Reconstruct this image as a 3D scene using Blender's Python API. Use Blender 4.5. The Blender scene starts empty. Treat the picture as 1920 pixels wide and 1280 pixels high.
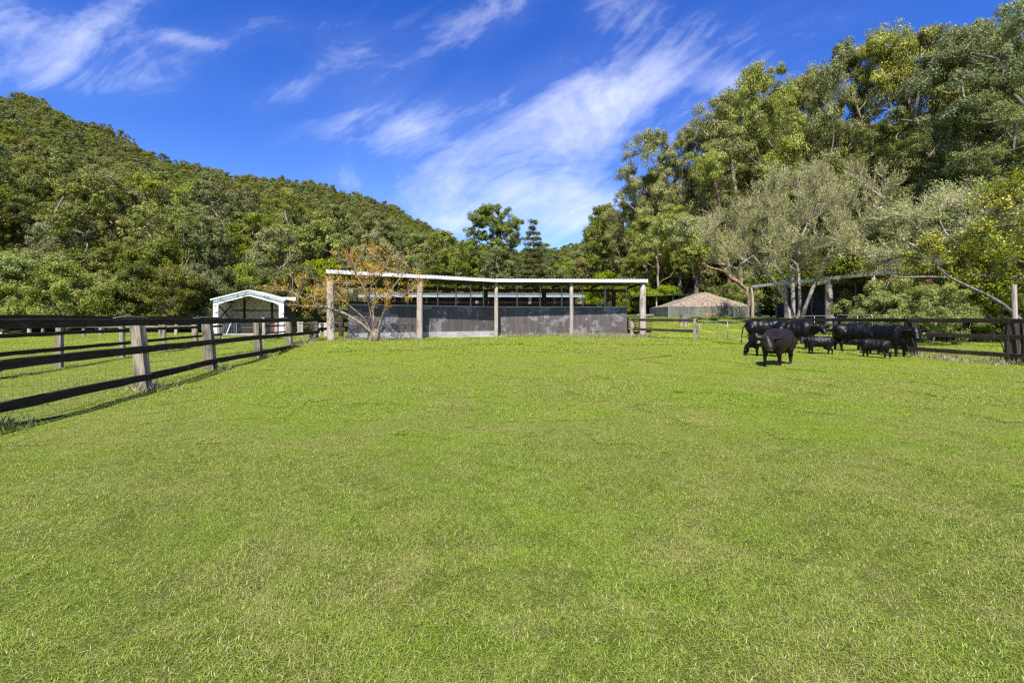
import bpy, math, random
import numpy as np
from mathutils import Vector, Matrix

# ------------------------------------------------------------------ camera, sky, sun, exposure
SC = bpy.context.scene
COL = SC.collection
EYE = 1.25                    # camera height above the near grass
F = 906.7                     # focal length in pixels of a 1920 wide frame
HOR = 597.0                   # row of the horizon in a 1920x1280 frame

cam_data = bpy.data.cameras.new('camera')
cam_data.lens = 17.0
cam_data.sensor_width = 36.0
cam_data.shift_y = -(640 - HOR) / 1920
cam_data.clip_end = 3000
cam = bpy.data.objects.new('camera', cam_data)
COL.objects.link(cam)
cam.location = (0, 0, EYE)
cam.rotation_euler = (math.radians(90), 0, 0)
SC.camera = cam

SUN_EL, SUN_AZ = math.radians(56), math.radians(187)   # azimuth clockwise from +Y: behind the camera, a little to the left
sun_vec = Vector((math.sin(SUN_AZ) * math.cos(SUN_EL), math.cos(SUN_AZ) * math.cos(SUN_EL), math.sin(SUN_EL)))
sd = bpy.data.lights.new('sun', 'SUN')
sd.energy = 5.0
sd.angle = math.radians(0.5)
sd.color = (1.0, 0.955, 0.88)
so = bpy.data.objects.new('sun', sd)
COL.objects.link(so)
so.location = (0, -20, 40)
so.rotation_euler = (-sun_vec).to_track_quat('-Z', 'Y').to_euler()

SC.view_settings.view_transform = 'Standard'
SC.view_settings.look = 'None'
SC.view_settings.exposure = 0.95
SC.view_settings.gamma = 1.0
SC.view_settings.use_curve_mapping = False
SC.render.engine = 'CYCLES'
SC.cycles.max_bounces = 5
SC.cycles.diffuse_bounces = 3
SC.cycles.glossy_bounces = 2
SC.cycles.transmission_bounces = 3
SC.cycles.transparent_max_bounces = 8
SC.cycles.use_denoising = False
SC.cycles.sample_clamp_indirect = 6
SC.cycles.filter_width = 1.3

world = bpy.data.worlds.new('World')
SC.world = world
world.use_nodes = True
NT = world.node_tree
for n in list(NT.nodes):
    NT.nodes.remove(n)


class NB:
    """small node-building helper"""
    def __init__(self, nt):
        self.nt = nt

    def n(self, typ, ins=None, **props):
        nd = self.nt.nodes.new(typ)
        for k, v in props.items():
            setattr(nd, k, v)
        for k, v in (ins or {}).items():
            sock = nd.inputs[k]
            if isinstance(v, bpy.types.NodeSocket):
                self.nt.links.new(v, sock)
            else:
                sock.default_value = v
        return nd

    def m(self, op, a, b=0.0, c=0.0, clamp=False):
        nd = self.n('ShaderNodeMath', {0: a, 1: b, 2: c}, operation=op)
        nd.use_clamp = clamp
        return nd.outputs[0]

    def noise(self, vec, scale, detail=3, rough=0.5, dist=0.0):
        nd = self.n('ShaderNodeTexNoise', {'Scale': scale, 'Detail': detail, 'Roughness': rough, 'Distortion': dist})
        if vec is not None:
            self.nt.links.new(vec, nd.inputs['Vector'])
        return nd.outputs['Fac']

    def ramp(self, fac, stops):
        nd = self.n('ShaderNodeValToRGB', {'Fac': fac})
        el = nd.color_ramp.elements
        while len(el) < len(stops):
            el.new(0.5)
        for e, (p, c) in zip(el, stops):
            e.position = p
            if not hasattr(c, '__len__'):
                c = (c, c, c)
            e.color = (*c, 1)
        return nd.outputs['Color']

    def mix(self, fac, a, b, blend='MIX'):
        nd = self.nt.nodes.new('ShaderNodeMix')
        nd.data_type = 'RGBA'
        nd.blend_type = blend
        for idx, v in ((0, fac), (6, a), (7, b)):
            if isinstance(v, bpy.types.NodeSocket):
                self.nt.links.new(v, nd.inputs[idx])
            elif idx == 0:
                nd.inputs[0].default_value = v
            else:
                if not hasattr(v, '__len__'):
                    v = (v, v, v)
                nd.inputs[idx].default_value = (*v[:3], 1)
        return nd.outputs[2]


b = NB(NT)
sky = b.n('ShaderNodeTexSky', sky_type='NISHITA')
sky.sun_disc = False
sky.sun_elevation = SUN_EL
sky.sun_rotation = SUN_AZ
sky.altitude = 100
sky.air_density = 1.0
sky.dust_density = 0.3
sky.ozone_density = 2.5
hs = b.n('ShaderNodeHueSaturation', {'Hue': 0.525, 'Saturation': 1.40, 'Value': 0.79, 'Color': sky.outputs[0]})
tc = b.n('ShaderNodeTexCoord')
sep = b.n('ShaderNodeSeparateXYZ', {0: tc.outputs['Generated']})
dx, dy, dz = sep.outputs
yy = b.m('MAXIMUM', dy, 0.05)
U = b.m('DIVIDE', dx, yy)
V = b.m('DIVIDE', dz, yy)
CA = math.radians(26)
along = b.m('ADD', b.m('MULTIPLY', U, math.cos(CA)), b.m('MULTIPLY', V, math.sin(CA)))
across = b.m('SUBTRACT', b.m('MULTIPLY', V, math.cos(CA)), b.m('MULTIPLY', U, math.sin(CA)))
cv = b.n('ShaderNodeCombineXYZ', {0: b.m('MULTIPLY', along, 3.0), 1: b.m('MULTIPLY', across, 6.8), 2: 3.3})
wisp = b.noise(cv.outputs[0], 1.0, 10, 0.62, 1.5)
cv2 = b.n('ShaderNodeCombineXYZ', {0: b.m('MULTIPLY', along, 10.0), 1: b.m('MULTIPLY', across, 26.0), 2: 1.3})
fine = b.noise(cv2.outputs[0], 1.0, 6, 0.62, 1.2)
cv3 = b.n('ShaderNodeCombineXYZ', {0: b.m('MULTIPLY', U, 3.5), 1: b.m('MULTIPLY', V, 5.5), 2: 7.7})
puff = b.noise(cv3.outputs[0], 1.0, 8, 0.55, 0.3)
# bands of cirrus: centre, half sizes (in degrees of direction, as tangents), tilt, weight
blobs = [(60, 60, 200, 45, -8, 0.72), (110, 140, 180, 30, -4, 0.75), (230, 20, 130, 30, 30, 0.55), (640, 100, 60, 40, 30, 0.25),
         (980, 245, 230, 60, 24, 0.62), (900, 330, 150, 45, 8, 0.72), (1040, 290, 120, 60, 35, 0.55), (1240, 120, 260, 70, 22, 0.24), (760, 235, 90, 60, 0, 0.6), (700, 130, 120, 60, 30, 0.32), (1330, 210, 160, 60, 10, 0.4), (470, 60, 120, 40, 10, 0.35), (1120, 190, 160, 80, 10, 0.45),
         (1500, 40, 240, 55, 14, 0.22), (930, 30, 90, 30, 25, 0.9), (1160, 10, 70, 40, 0, 0.55), (840, 408, 60, 28, -15, 1.5),
         (1040, 395, 90, 45, 0, 1.1), (1380, 160, 40, 22, 0, 0.8), (540, 175, 60, 22, 20, 0.55), (720, 215, 120, 40, 20, 0.45),
         (640, 330, 60, 18, 0, 0.4), (1110, 385, 60, 30, 0, 0.5), (345, 72, 45, 12, -10, 0.75), (-500, 100, 300, 120, 10, 0.7),
         (2400, 150, 300, 120, 10, 0.7)]
tot = None
for (px, py, sx, sy, ang, w) in blobs:
    u0, v0 = (px - 960) / F, (HOR - py) / F
    sx, sy = sx / F, sy / F
    a_ = math.radians(ang)
    du = b.m('SUBTRACT', U, u0)
    dv = b.m('SUBTRACT', V, v0)
    p = b.m('ADD', b.m('MULTIPLY', du, math.cos(a_) / sx), b.m('MULTIPLY', dv, math.sin(a_) / sx))
    q = b.m('SUBTRACT', b.m('MULTIPLY', dv, math.cos(a_) / sy), b.m('MULTIPLY', du, math.sin(a_) / sy))
    r2 = b.m('ADD', b.m('MULTIPLY', p, p), b.m('MULTIPLY', q, q))
    g = b.m('MULTIPLY', b.m('EXPONENT', b.m('MULTIPLY', r2, -0.7)), w)
    tot = g if tot is None else b.m('ADD', tot, g)
tex = b.m('ADD', b.m('MULTIPLY', wisp, 1.7), b.m('ADD', b.m('MULTIPLY', fine, 0.75), b.m('MULTIPLY', puff, 1.5)))   # mean about 1.87
dens = b.m('MULTIPLY', b.m('SUBTRACT', b.m('ADD', tex, b.m('MULTIPLY', b.m('MINIMUM', tot, 1.1), 0.80)), 2.30), 0.66, clamp=True)
dens = b.m('MULTIPLY', dens, b.m('MULTIPLY', tot, 2.2, clamp=True), clamp=True)
veil = b.m('MULTIPLY', b.m('MULTIPLY', tot, 0.50), b.m('MULTIPLY', wisp, wisp))
dens = b.m('MULTIPLY', b.m('ADD', dens, veil, clamp=True), 0.68, clamp=True)
cloudy = b.mix(dens, hs.outputs[0], (4.2, 4.45, 5.3))
bg = b.n('ShaderNodeBackground', {'Color': cloudy, 'Strength': 0.14})
out = b.n('ShaderNodeOutputWorld', {'Surface': bg.outputs[0]})


# ------------------------------------------------------------------ helpers
def X(px, d):
    return (px - 960) / F * d


def ZY(py, d):
    return EYE - (py - HOR) / F * d


def smooth(t):
    t = np.clip(t, 0, 1)
    return t * t * (3 - 2 * t)


RIDGE = np.array([  # px, silhouette row, distance of ridge, distance of foot
    (-2200, 60, 170, 50), (-600, 90, 190, 48), (0, 178, 230, 46), (120, 218, 245, 46), (250, 276, 270, 47), (420, 325, 300, 50), (600, 352, 340, 54),
    (740, 394, 380, 60), (830, 448, 420, 70), (900, 466, 460, 84), (1000, 480, 480, 90), (1080, 468, 420, 85),
    (1160, 436, 320, 75), (1250, 420, 260, 70), (1500, 360, 220, 68), (1920, 300, 200, 66), (4000, 250, 180, 60)], float)
RU = (RIDGE[:, 0] - 960) / F


def hill_params(u):
    yr = np.interp(u, RU, RIDGE[:, 2])
    py = np.interp(u, RU, RIDGE[:, 1])
    yf = np.interp(u, RU, RIDGE[:, 3])
    zr = (HOR - py) / F * yr - 6.5
    return yr, yf, np.maximum(zr, 5)


def gz(x, y):
    """height of the land"""
    x = np.asarray(x, float)
    y = np.asarray(y, float)
    z = 0.33 * smooth((y - 11) / 9) * smooth((x + 10.2) / 2.4) * (1 - 0.72 * smooth((x - 7.5) / 5))
    back = np.clip((y - 25.5) * 0.105, 0, 1.18) + np.clip((y - 38) * 0.02, 0, 0.5)
    z = z + back * smooth((x - 3.5) / 7)
    z = z + 0.03 * np.sin(x * 0.9 + 1.3) * np.sin(y * 0.7) * smooth((y - 3) / 6) + 0.012 * np.sin(x * 2.3) * np.cos(y * 1.9 + x)
    u = x / np.maximum(y, 1.0)
    yr, yf, zr = hill_params(u)
    t = (y - yf) / (yr - yf)
    h = np.where(t < 1, zr * np.clip(t, 0, 1) ** 1.12, zr * (1 - 0.6 * (t - 1)))
    rel = np.sin(u * 19 + y * 0.02) * np.sin(y * 0.045 + u * 5) * 4.5 * smooth(t * 2.5)
    return z + np.where(y > 30, h + rel, 0)


def G(x, y):
    return float(gz(x, y))


BASE = {}


def tag(o, label=None, cat=None, group=None, kind=None):
    if label: o['label'] = label
    if cat: o['category'] = cat
    if group: o['group'] = group
    if kind: o['kind'] = kind
    return o


def thing(name, label, cat, loc, group=None):
    o = bpy.data.objects.new(name, None)
    COL.objects.link(o)
    o.location = loc
    o.empty_display_size = 0.2
    BASE[o.name] = Vector(loc)
    return tag(o, label, cat, group)


class MB:
    """collects geometry in world coordinates, builds ONE mesh object"""
    def __init__(self):
        self.v, self.f = [], []

    def add(self, vs, fs):
        k = len(self.v)
        self.v.extend([tuple(map(float, p)) for p in vs])
        self.f.extend([tuple(i + k for i in f) for f in fs])

    def box(self, c, s, rz=0.0, ry=0.0, rx=0.0):
        M = Matrix.Rotation(rz, 3, 'Z') @ Matrix.Rotation(ry, 3, 'Y') @ Matrix.Rotation(rx, 3, 'X')
        vs = []
        for sx in (-.5, .5):
            for sy in (-.5, .5):
                for sz in (-.5, .5):
                    vs.append(Vector(c) + M @ Vector((sx * s[0], sy * s[1], sz * s[2])))
        self.add(vs, [(0, 1, 3, 2), (4, 6, 7, 5), (0, 4, 5, 1), (2, 3, 7, 6), (0, 2, 6, 4), (1, 5, 7, 3)])

    def beam(self, p0, p1, w, h, up=(0, 0, 1)):
        """rectangular bar from p0 to p1; w across, h along up"""
        p0, p1 = Vector(p0), Vector(p1)
        d = (p1 - p0).normalized()
        s = d.cross(Vector(up)).normalized()
        u = s.cross(d).normalized()
        vs = []
        for p in (p0, p1):
            for a, c in ((-1, -1), (1, -1), (1, 1), (-1, 1)):
                vs.append(p + s * (a * w / 2) + u * (c * h / 2))
        self.add(vs, [(3, 2, 1, 0), (4, 5, 6, 7), (0, 1, 5, 4), (1, 2, 6, 5), (2, 3, 7, 6), (3, 0, 4, 7)])

    def tube(self, pts, rad, sides=6, cap=True):
        pts = [Vector(p) for p in pts]
        n = len(pts)
        if not hasattr(rad, '__len__'):
            rad = [rad] * n
        vs, fs = [], []
        ref = Vector((0.13, 0.21, 0.97))
        for i, p in enumerate(pts):
            d = (pts[min(i + 1, n - 1)] - pts[max(i - 1, 0)])
            if d.length < 1e-9:
                d = Vector((0, 0, 1))
            d.normalize()
            a = d.cross(ref if abs(d.dot(ref)) < 0.95 else Vector((1, 0, 0))).normalized()
            c = d.cross(a)
            for k in range(sides):
                t = 2 * math.pi * k / sides
                vs.append(p + (a * math.cos(t) + c * math.sin(t)) * rad[i])
        for i in range(n - 1):
            for k in range(sides):
                k2 = (k + 1) % sides
                fs.append((i * sides + k, i * sides + k2, (i + 1) * sides + k2, (i + 1) * sides + k))
        if cap:
            fs.append(tuple(range(sides - 1, -1, -1)))
            fs.append(tuple((n - 1) * sides + k for k in range(sides)))
        self.add(vs, fs)

    def prism(self, poly, off):
        """polygon (3-D points) extruded by vector off"""
        n = len(poly)
        off = Vector(off)
        vs = [Vector(p) for p in poly] + [Vector(p) + off for p in poly]
        fs = [tuple(range(n - 1, -1, -1)), tuple(range(n, 2 * n))]
        for i in range(n):
            j = (i + 1) % n
            fs.append((i, j, n + j, n + i))
        self.add(vs, fs)

    def build(self, name, mat, parent=None, smooth_=False, bevel=0.0, loc=None):
        base = Vector((0, 0, 0))
        if parent is not None:
            base = BASE.get(parent.name, Vector((0, 0, 0)))
        elif loc is not None:
            base = Vector(loc)
        me = bpy.data.meshes.new(name)
        me.from_pydata([(p[0] - base.x, p[1] - base.y, p[2] - base.z) for p in self.v], [], self.f)
        me.materials.append(mat)
        if smooth_:
            me.polygons.foreach_set('use_smooth', [True] * len(me.polygons))
        me.update()
        o = bpy.data.objects.new(name, me)
        COL.objects.link(o)
        if parent is not None:
            o.parent = parent
            BASE[o.name] = base
        elif loc is not None:
            o.location = loc
            BASE[o.name] = base
        if bevel:
            bv = o.modifiers.new('bevel', 'BEVEL')
            bv.width = bevel
            bv.segments = 1
        return o


def rough_post(p0, p1, r, rnd, sides=9, rings=7, flat=0.0, wob=0.12):
    """an uneven hewn timber post"""
    mb = MB()
    p0, p1 = Vector(p0), Vector(p1)
    ph = [rnd.uniform(0.82, 1.15) for _ in range(sides)]
    vs, fs = [], []
    bx, by = rnd.uniform(-1, 1) * 0.02, rnd.uniform(-1, 1) * 0.02
    for i in range(rings):
        t = i / (rings - 1)
        c = p0.lerp(p1, t) + Vector((bx, by, 0)) * math.sin(t * 3)
        for k in range(sides):
            a = 2 * math.pi * k / sides
            q = ph[k] * (1 + rnd.uniform(-wob, wob) * 0.5) * (1.12 - 0.17 * t)
            ca, sa = math.cos(a), math.sin(a)
            if flat:
                m = max(abs(ca), abs(sa))
                q *= 1 + flat * (1 / m - 1) * 0.9
            vs.append(c + Vector((ca, sa, 0)) * r * q + Vector((0, 0, rnd.uniform(-.01, .015) if i == rings - 1 else 0)))
    for i in range(rings - 1):
        for k in range(sides):
            k2 = (k + 1) % sides
            fs.append((i * sides + k, i * sides + k2, (i + 1) * sides + k2, (i + 1) * sides + k))
    fs.append(tuple((rings - 1) * sides + k for k in range(sides)))
    fs.append(tuple(range(sides - 1, -1, -1)))
    mb.add(vs, fs)
    return mb


# ------------------------------------------------------------------ materials
def new_mat(name):
    m = bpy.data.materials.new(name)
    m.use_nodes = True
    nt = m.node_tree
    for n in list(nt.nodes):
        nt.nodes.remove(n)
    bb = NB(nt)
    outn = bb.n('ShaderNodeOutputMaterial')
    return m, bb, outn


def principled(bb, outn, col, rough=0.8, spec=0.3, bump=None, bstr=0.3, bdist=0.02, metal=0.0, sheen=0.0):
    ins = {'Base Color': col if isinstance(col, bpy.types.NodeSocket) else (*col, 1), 'Roughness': rough, 'Specular IOR Level': spec, 'Metallic': metal}
    p = bb.n('ShaderNodeBsdfPrincipled', ins)
    if sheen:
        p.inputs['Sheen Weight'].default_value = sheen
    if bump is not None:
        bp = bb.n('ShaderNodeBump', {'Height': bump, 'Strength': bstr, 'Distance': bdist})
        bb.nt.links.new(bp.outputs[0], p.inputs['Normal'])
    bb.nt.links.new(p.outputs[0], outn.inputs['Surface'])
    return p


def world_vec(bb, s=(1, 1, 1)):
    g = bb.n('ShaderNodeNewGeometry')
    mp = bb.n('ShaderNodeMapping', {'Vector': g.outputs['Position'], 'Scale': s})
    return mp.outputs[0]


def noisy_mat(name, cols, scale=(6, 6, 6), rough=0.85, spec=0.2, detail=6, stops=None, bstr=0.4, bdist=0.01, nscale=1.0, dist=0.0, rnd=0.0, metal=0.0):
    m, bb, o = new_mat(name)
    v = world_vec(bb, scale)
    f = bb.noise(v, nscale, detail, 0.6, dist)
    stops = stops or [0.3 + 0.4 * i / (len(cols) - 1) for i in range(len(cols))]
    c = bb.ramp(f, list(zip(stops, cols)))
    if rnd:
        oi = bb.n('ShaderNodeObjectInfo')
        val = bb.m('ADD', bb.m('MULTIPLY', oi.outputs['Random'], 2 * rnd), 1 - rnd)
        h = bb.n('ShaderNodeHueSaturation', {'Color': c, 'Value': val})
        c = h.outputs[0]
    principled(bb, o, c, rough, spec, f, bstr, bdist, metal)
    return m


M = {}
# timber: long vertical or lengthwise grain with a coarse stain
def timber(name, light, dark, stain, zst=1.2, amount=0.5, grain=(28, 28, 2.0), rnd=0.12):
    m, bb, o = new_mat(name)
    g1 = bb.noise(world_vec(bb, grain), 1.0, 5, 0.65)
    g2 = bb.noise(world_vec(bb, (3, 3, zst)), 1.0, 4, 0.6, 0.5)
    c = bb.ramp(g1, [(0.32, dark), (0.62, light)])
    f = bb.ramp(g2, [(amount - 0.06, 0.0), (amount + 0.09, 1.0)])
    c = bb.mix(bb.m('MULTIPLY', f, 0.85), c, stain)
    oi = bb.n('ShaderNodeObjectInfo')
    h = bb.n('ShaderNodeHueSaturation', {'Color': c, 'Value': bb.m('ADD', bb.m('MULTIPLY', oi.outputs['Random'], 2 * rnd), 1 - rnd)})
    p = principled(bb, o, h.outputs[0], 0.85, 0.15, g1, 0.6, 0.01)
    p.inputs['Specular Tint'].default_value = (1.0, 0.82, 0.62, 1)
    return m


M['post_grey'] = timber('weathered post timber', (0.319, 0.271, 0.208), (0.12, 0.098, 0.0749), (0.0558, 0.0436, 0.0313), amount=0.58)
M['post_pale'] = timber('pale pole timber', (0.45, 0.391, 0.324), (0.225, 0.188, 0.154), (0.136, 0.0938, 0.0618), amount=0.62)
M['post_dark'] = timber('dark stained post timber', (0.0657, 0.0511, 0.0372), (0.023, 0.018, 0.0134), (0.105, 0.0842, 0.0595), amount=0.6)
M['rail_dark'] = timber('dark stained rail timber', (0.0516, 0.0389, 0.0274), (0.018, 0.0146, 0.0106), (0.142, 0.115, 0.084), zst=6, amount=0.66, grain=(5, 5, 45))
M['rail_grey'] = timber('grey rail timber', (0.158, 0.126, 0.0896), (0.0591, 0.0451, 0.0322), (0.0329, 0.0252, 0.0178), zst=6, amount=0.55, grain=(5, 5, 45))
M['rail_bleached'] = timber('bleached rail timber', (0.276, 0.235, 0.169), (0.144, 0.12, 0.084), (0.0789, 0.0601, 0.0397), zst=4, amount=0.62, grain=(5, 5, 45))
M['white_paint'] = noisy_mat('white painted steel', [(0.42, 0.41, 0.38), (0.66, 0.66, 0.64), (0.78, 0.78, 0.77)], (2.2, 2.2, 6), 0.45, 0.4, bstr=0.05)
M['galv'] = noisy_mat('galvanised steel', [(0.198, 0.211, 0.223), (0.298, 0.31, 0.322)], (9, 9, 9), 0.45, 0.5, bstr=0.05, metal=0.3)
M['roof_under'] = noisy_mat('zinc roof sheet', [(0.149, 0.143, 0.124), (0.26, 0.254, 0.236)], (3, 3, 3), 0.5, 0.4, bstr=0.1)
M['roof_green'] = noisy_mat('old green roof sheet', [(0.077, 0.084, 0.0573), (0.154, 0.154, 0.104)], (3, 3, 3), 0.6, 0.3, bstr=0.1)
M['roof_blue'] = noisy_mat('pale blue grey flashing', [(0.22, 0.27, 0.34), (0.36, 0.42, 0.50)], (1.2, 3, 3), 0.4, 0.4, bstr=0.05)
M['wire'] = noisy_mat('grey wire', [(0.062, 0.0589, 0.0527), (0.105, 0.0992, 0.0868)], (9, 9, 9), 0.6, 0.3)
M['rust'] = noisy_mat('rusty steel', [(0.062, 0.0279, 0.0155), (0.161, 0.0806, 0.0434)], (9, 9, 9), 0.8, 0.2)
M['brown_board'] = noisy_mat('brown boards', [(0.0434, 0.0279, 0.0186), (0.0992, 0.0682, 0.0434)], (4, 4, 20), 0.8, 0.2)
M['black_board'] = noisy_mat('black rubber board', [(0.012, 0.012, 0.014), (0.03, 0.03, 0.032)], (4, 4, 4), 0.6, 0.3)
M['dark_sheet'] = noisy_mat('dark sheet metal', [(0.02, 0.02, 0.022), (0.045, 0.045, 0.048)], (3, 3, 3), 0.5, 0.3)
M['cream_sheet'] = noisy_mat('cream sheet metal', [(0.62, 0.57, 0.40), (0.78, 0.74, 0.58)], (2, 2, 4), 0.5, 0.3, bstr=0.05)
M['fascia_grey'] = noisy_mat('grey green fascia', [(0.40, 0.43, 0.36), (0.52, 0.54, 0.47)], (3, 3, 3), 0.5, 0.3, bstr=0.05)
M['concrete'] = noisy_mat('concrete', [(0.27, 0.26, 0.24), (0.44, 0.43, 0.40)], (3, 3, 5), 0.9, 0.2, bstr=0.2)
M['soil'] = noisy_mat('bare soil', [(0.0496, 0.0372, 0.0248), (0.124, 0.0992, 0.0682)], (5, 5, 5), 0.95, 0.1, bstr=0.7, bdist=0.03)
M['cable'] = noisy_mat('white plastic cable', [(0.6, 0.6, 0.6), (0.75, 0.75, 0.75)], (9, 9, 9), 0.4, 0.4)
M['hose'] = noisy_mat('black poly pipe', [(0.015, 0.015, 0.015), (0.03, 0.03, 0.03)], (9, 9, 9), 0.4, 0.4)
M['red'] = noisy_mat('red plastic', [(0.5, 0.03, 0.02), (0.65, 0.06, 0.03)], (9, 9, 9), 0.4, 0.4)
M['yellow'] = noisy_mat('yellow plastic', [(0.65, 0.45, 0.03), (0.75, 0.55, 0.05)], (9, 9, 9), 0.4, 0.4)
M['orange'] = noisy_mat('orange plastic', [(0.6, 0.17, 0.03), (0.7, 0.25, 0.05)], (9, 9, 9), 0.4, 0.4)
M['teal'] = noisy_mat('green plastic', [(0.03, 0.3, 0.12), (0.06, 0.4, 0.2)], (9, 9, 9), 0.4, 0.4)
M['tag_white'] = noisy_mat('pale tag plastic', [(0.75, 0.72, 0.6), (0.85, 0.82, 0.7)], (9, 9, 9), 0.4, 0.4)
M['tag_yellow'] = noisy_mat('yellow tag plastic', [(0.75, 0.6, 0.3), (0.85, 0.7, 0.4)], (9, 9, 9), 0.4, 0.4)
M['eye'] = noisy_mat('dark eye', [(0.004, 0.003, 0.002), (0.006, 0.005, 0.004)], (9, 9, 9), 0.1, 0.8)

# scuffed black panels of the stable wall
m, bb, o = new_mat('scuffed rubber panel')
v = world_vec(bb, (1, 1, 1))
n1 = bb.noise(bb.n('ShaderNodeMapping', {'Vector': v, 'Scale': (3.0, 3.0, 4.2)}).outputs[0], 1.0, 9, 0.70, 0.25)
n2 = bb.noise(bb.n('ShaderNodeMapping', {'Vector': v, 'Scale': (14, 14, 26)}).outputs[0], 1.0, 5, 0.7)
n3 = bb.noise(bb.n('ShaderNodeMapping', {'Vector': v, 'Scale': (0.6, 0.6, 0.5)}).outputs[0], 1.0, 2, 0.5)
n4 = bb.noise(bb.n('ShaderNodeMapping', {'Vector': v, 'Scale': (9, 9, 0.7)}).outputs[0], 1.0, 4, 0.6)
base = bb.ramp(n2, [(0.3, (0.052, 0.045, 0.043)), (0.7, (0.100, 0.086, 0.082))])
base = bb.mix(bb.m('MULTIPLY', bb.ramp(n4, [(0.42, 0.0), (0.62, 1.0)]), 0.45), base, (0.145, 0.130, 0.124))
warp = bb.n('ShaderNodeMix', {0: 0.12, 4: v, 5: bb.n('ShaderNodeTexNoise', {'Vector': v, 'Scale': 5.0, 'Detail': 4.0}).outputs['Color']}, data_type='VECTOR').outputs[1]
vor = bb.n('ShaderNodeTexVoronoi', {'Vector': bb.n('ShaderNodeMapping', {'Vector': warp, 'Scale': (2.6, 0.8, 2.0)}).outputs[0], 'Scale': 1.0}, distance='CHEBYCHEV')
cell = bb.n('ShaderNodeSeparateColor', {0: vor.outputs['Color']}).outputs[0]
sc = bb.ramp(bb.m('ADD', bb.m('MULTIPLY', n1, 0.9), bb.m('ADD', bb.m('MULTIPLY', bb.m('SUBTRACT', cell, 0.5), 0.22), bb.m('MULTIPLY', bb.m('SUBTRACT', n3, 0.5), 0.5))), [(0.485, 0.0), (0.545, 1.0)])
sc = bb.m('MULTIPLY', sc, bb.ramp(n2, [(0.38, 0.15), (0.6, 0.9)]))
base = bb.mix(sc, base, (0.27, 0.26, 0.265))
dk = bb.ramp(n1, [(0.34, 1.0), (0.38, 0.0)])
base = bb.mix(bb.m('MULTIPLY', dk, 0.7), base, (0.018, 0.016, 0.018))
principled(bb, o, base, 0.75, 0.25, n1, 0.4, 0.02)
M['panel'] = m

# peeling white paint on the portal frame of the shed
m, bb, o = new_mat('peeling white paint')
v = world_vec(bb, (3.2, 3.2, 5))
f = bb.ramp(bb.noise(v, 1.0, 8, 0.65, 0.8), [(0.565, 0.0), (0.585, 1.0)])
c = bb.mix(f, (0.82, 0.82, 0.82), (0.13, 0.14, 0.15))
principled(bb, o, c, 0.6, 0.3)
M['peeling'] = m

# hair coats
def coat(name, c1, c2):
    m, bb, o = new_mat(name)
    tcn = bb.n('ShaderNodeTexCoord')
    v = bb.n('ShaderNodeMapping', {'Vector': tcn.outputs['Object'], 'Scale': (5, 26, 12), 'Rotation': (0, 0.5, 0)}).outputs[0]
    f = bb.noise(v, 1.6, 7, 0.62, 0.6)
    v2 = bb.n('ShaderNodeMapping', {'Vector': tcn.outputs['Object'], 'Scale': (2, 2, 2)}).outputs[0]
    f2 = bb.noise(v2, 1.5, 3, 0.5)
    c = bb.ramp(bb.m('ADD', bb.m('MULTIPLY', f, 0.6), bb.m('MULTIPLY', f2, 0.4)), [(0.38, c1), (0.66, c2)])
    rg = bb.m('ADD', bb.m('MULTIPLY', f, 0.45), 0.16)
    p = principled(bb, o, c, 0.5, 0.22, f, 0.45, 0.018)
    p.inputs['Specular Tint'].default_value = (1.0, 0.93, 0.86, 1)
    bb.nt.links.new(rg, p.inputs['Roughness'])
    return m


M['coat_black'] = coat('black coat', (0.00165, 0.00156, 0.0017), (0.00525, 0.00484, 0.0051))
M['coat_brown'] = coat('brown black coat', (0.0064, 0.00442, 0.0036), (0.0256, 0.0161, 0.0126))
M['coat_calf'] = coat('charcoal coat', (0.0042, 0.00375, 0.004), (0.014, 0.0128, 0.0128))

# bark
def bark(name, c1, c2, c3, sc_=(5, 5, 1.4)):
    m, bb, o = new_mat(name)
    tcn = bb.n('ShaderNodeTexCoord')
    v = bb.n('ShaderNodeMapping', {'Vector': tcn.outputs['Object'], 'Scale': sc_}).outputs[0]
    f = bb.noise(v, 1.0, 6, 0.62, 0.6)
    c = bb.ramp(f, [(0.34, c1), (0.5, c2), (0.66, c3)])
    principled(bb, o, c, 0.85, 0.15, f, 0.5, 0.03)
    return m


M['bark_gum'] = bark('gum bark', (0.0806, 0.0527, 0.0341), (0.198, 0.155, 0.112), (0.341, 0.304, 0.248))
M['bark_brown'] = bark('brown bark', (0.0434, 0.0279, 0.0186), (0.105, 0.0713, 0.0465), (0.198, 0.143, 0.093))
M['bark_pale'] = bark('pale bark', (0.149, 0.124, 0.093), (0.273, 0.242, 0.192), (0.384, 0.353, 0.298), (9, 9, 3))
M['bark_tan'] = bark('tan bark', (0.0868, 0.062, 0.0434), (0.198, 0.155, 0.105), (0.31, 0.26, 0.192), (14, 14, 5))
M['bark_grey'] = bark('grey bark', (0.062, 0.0558, 0.0496), (0.136, 0.124, 0.112), (0.248, 0.229, 0.205), (9, 9, 3))


M['leaf_thin'] = None
M['bark_red'] = bark('red brown bark', (0.08, 0.045, 0.028), (0.18, 0.11, 0.07), (0.33, 0.23, 0.15))
M['twig_pale'] = bark('pale twigs', (0.266, 0.223, 0.131), (0.408, 0.361, 0.221), (0.551, 0.494, 0.32), (9, 9, 3))


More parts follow.
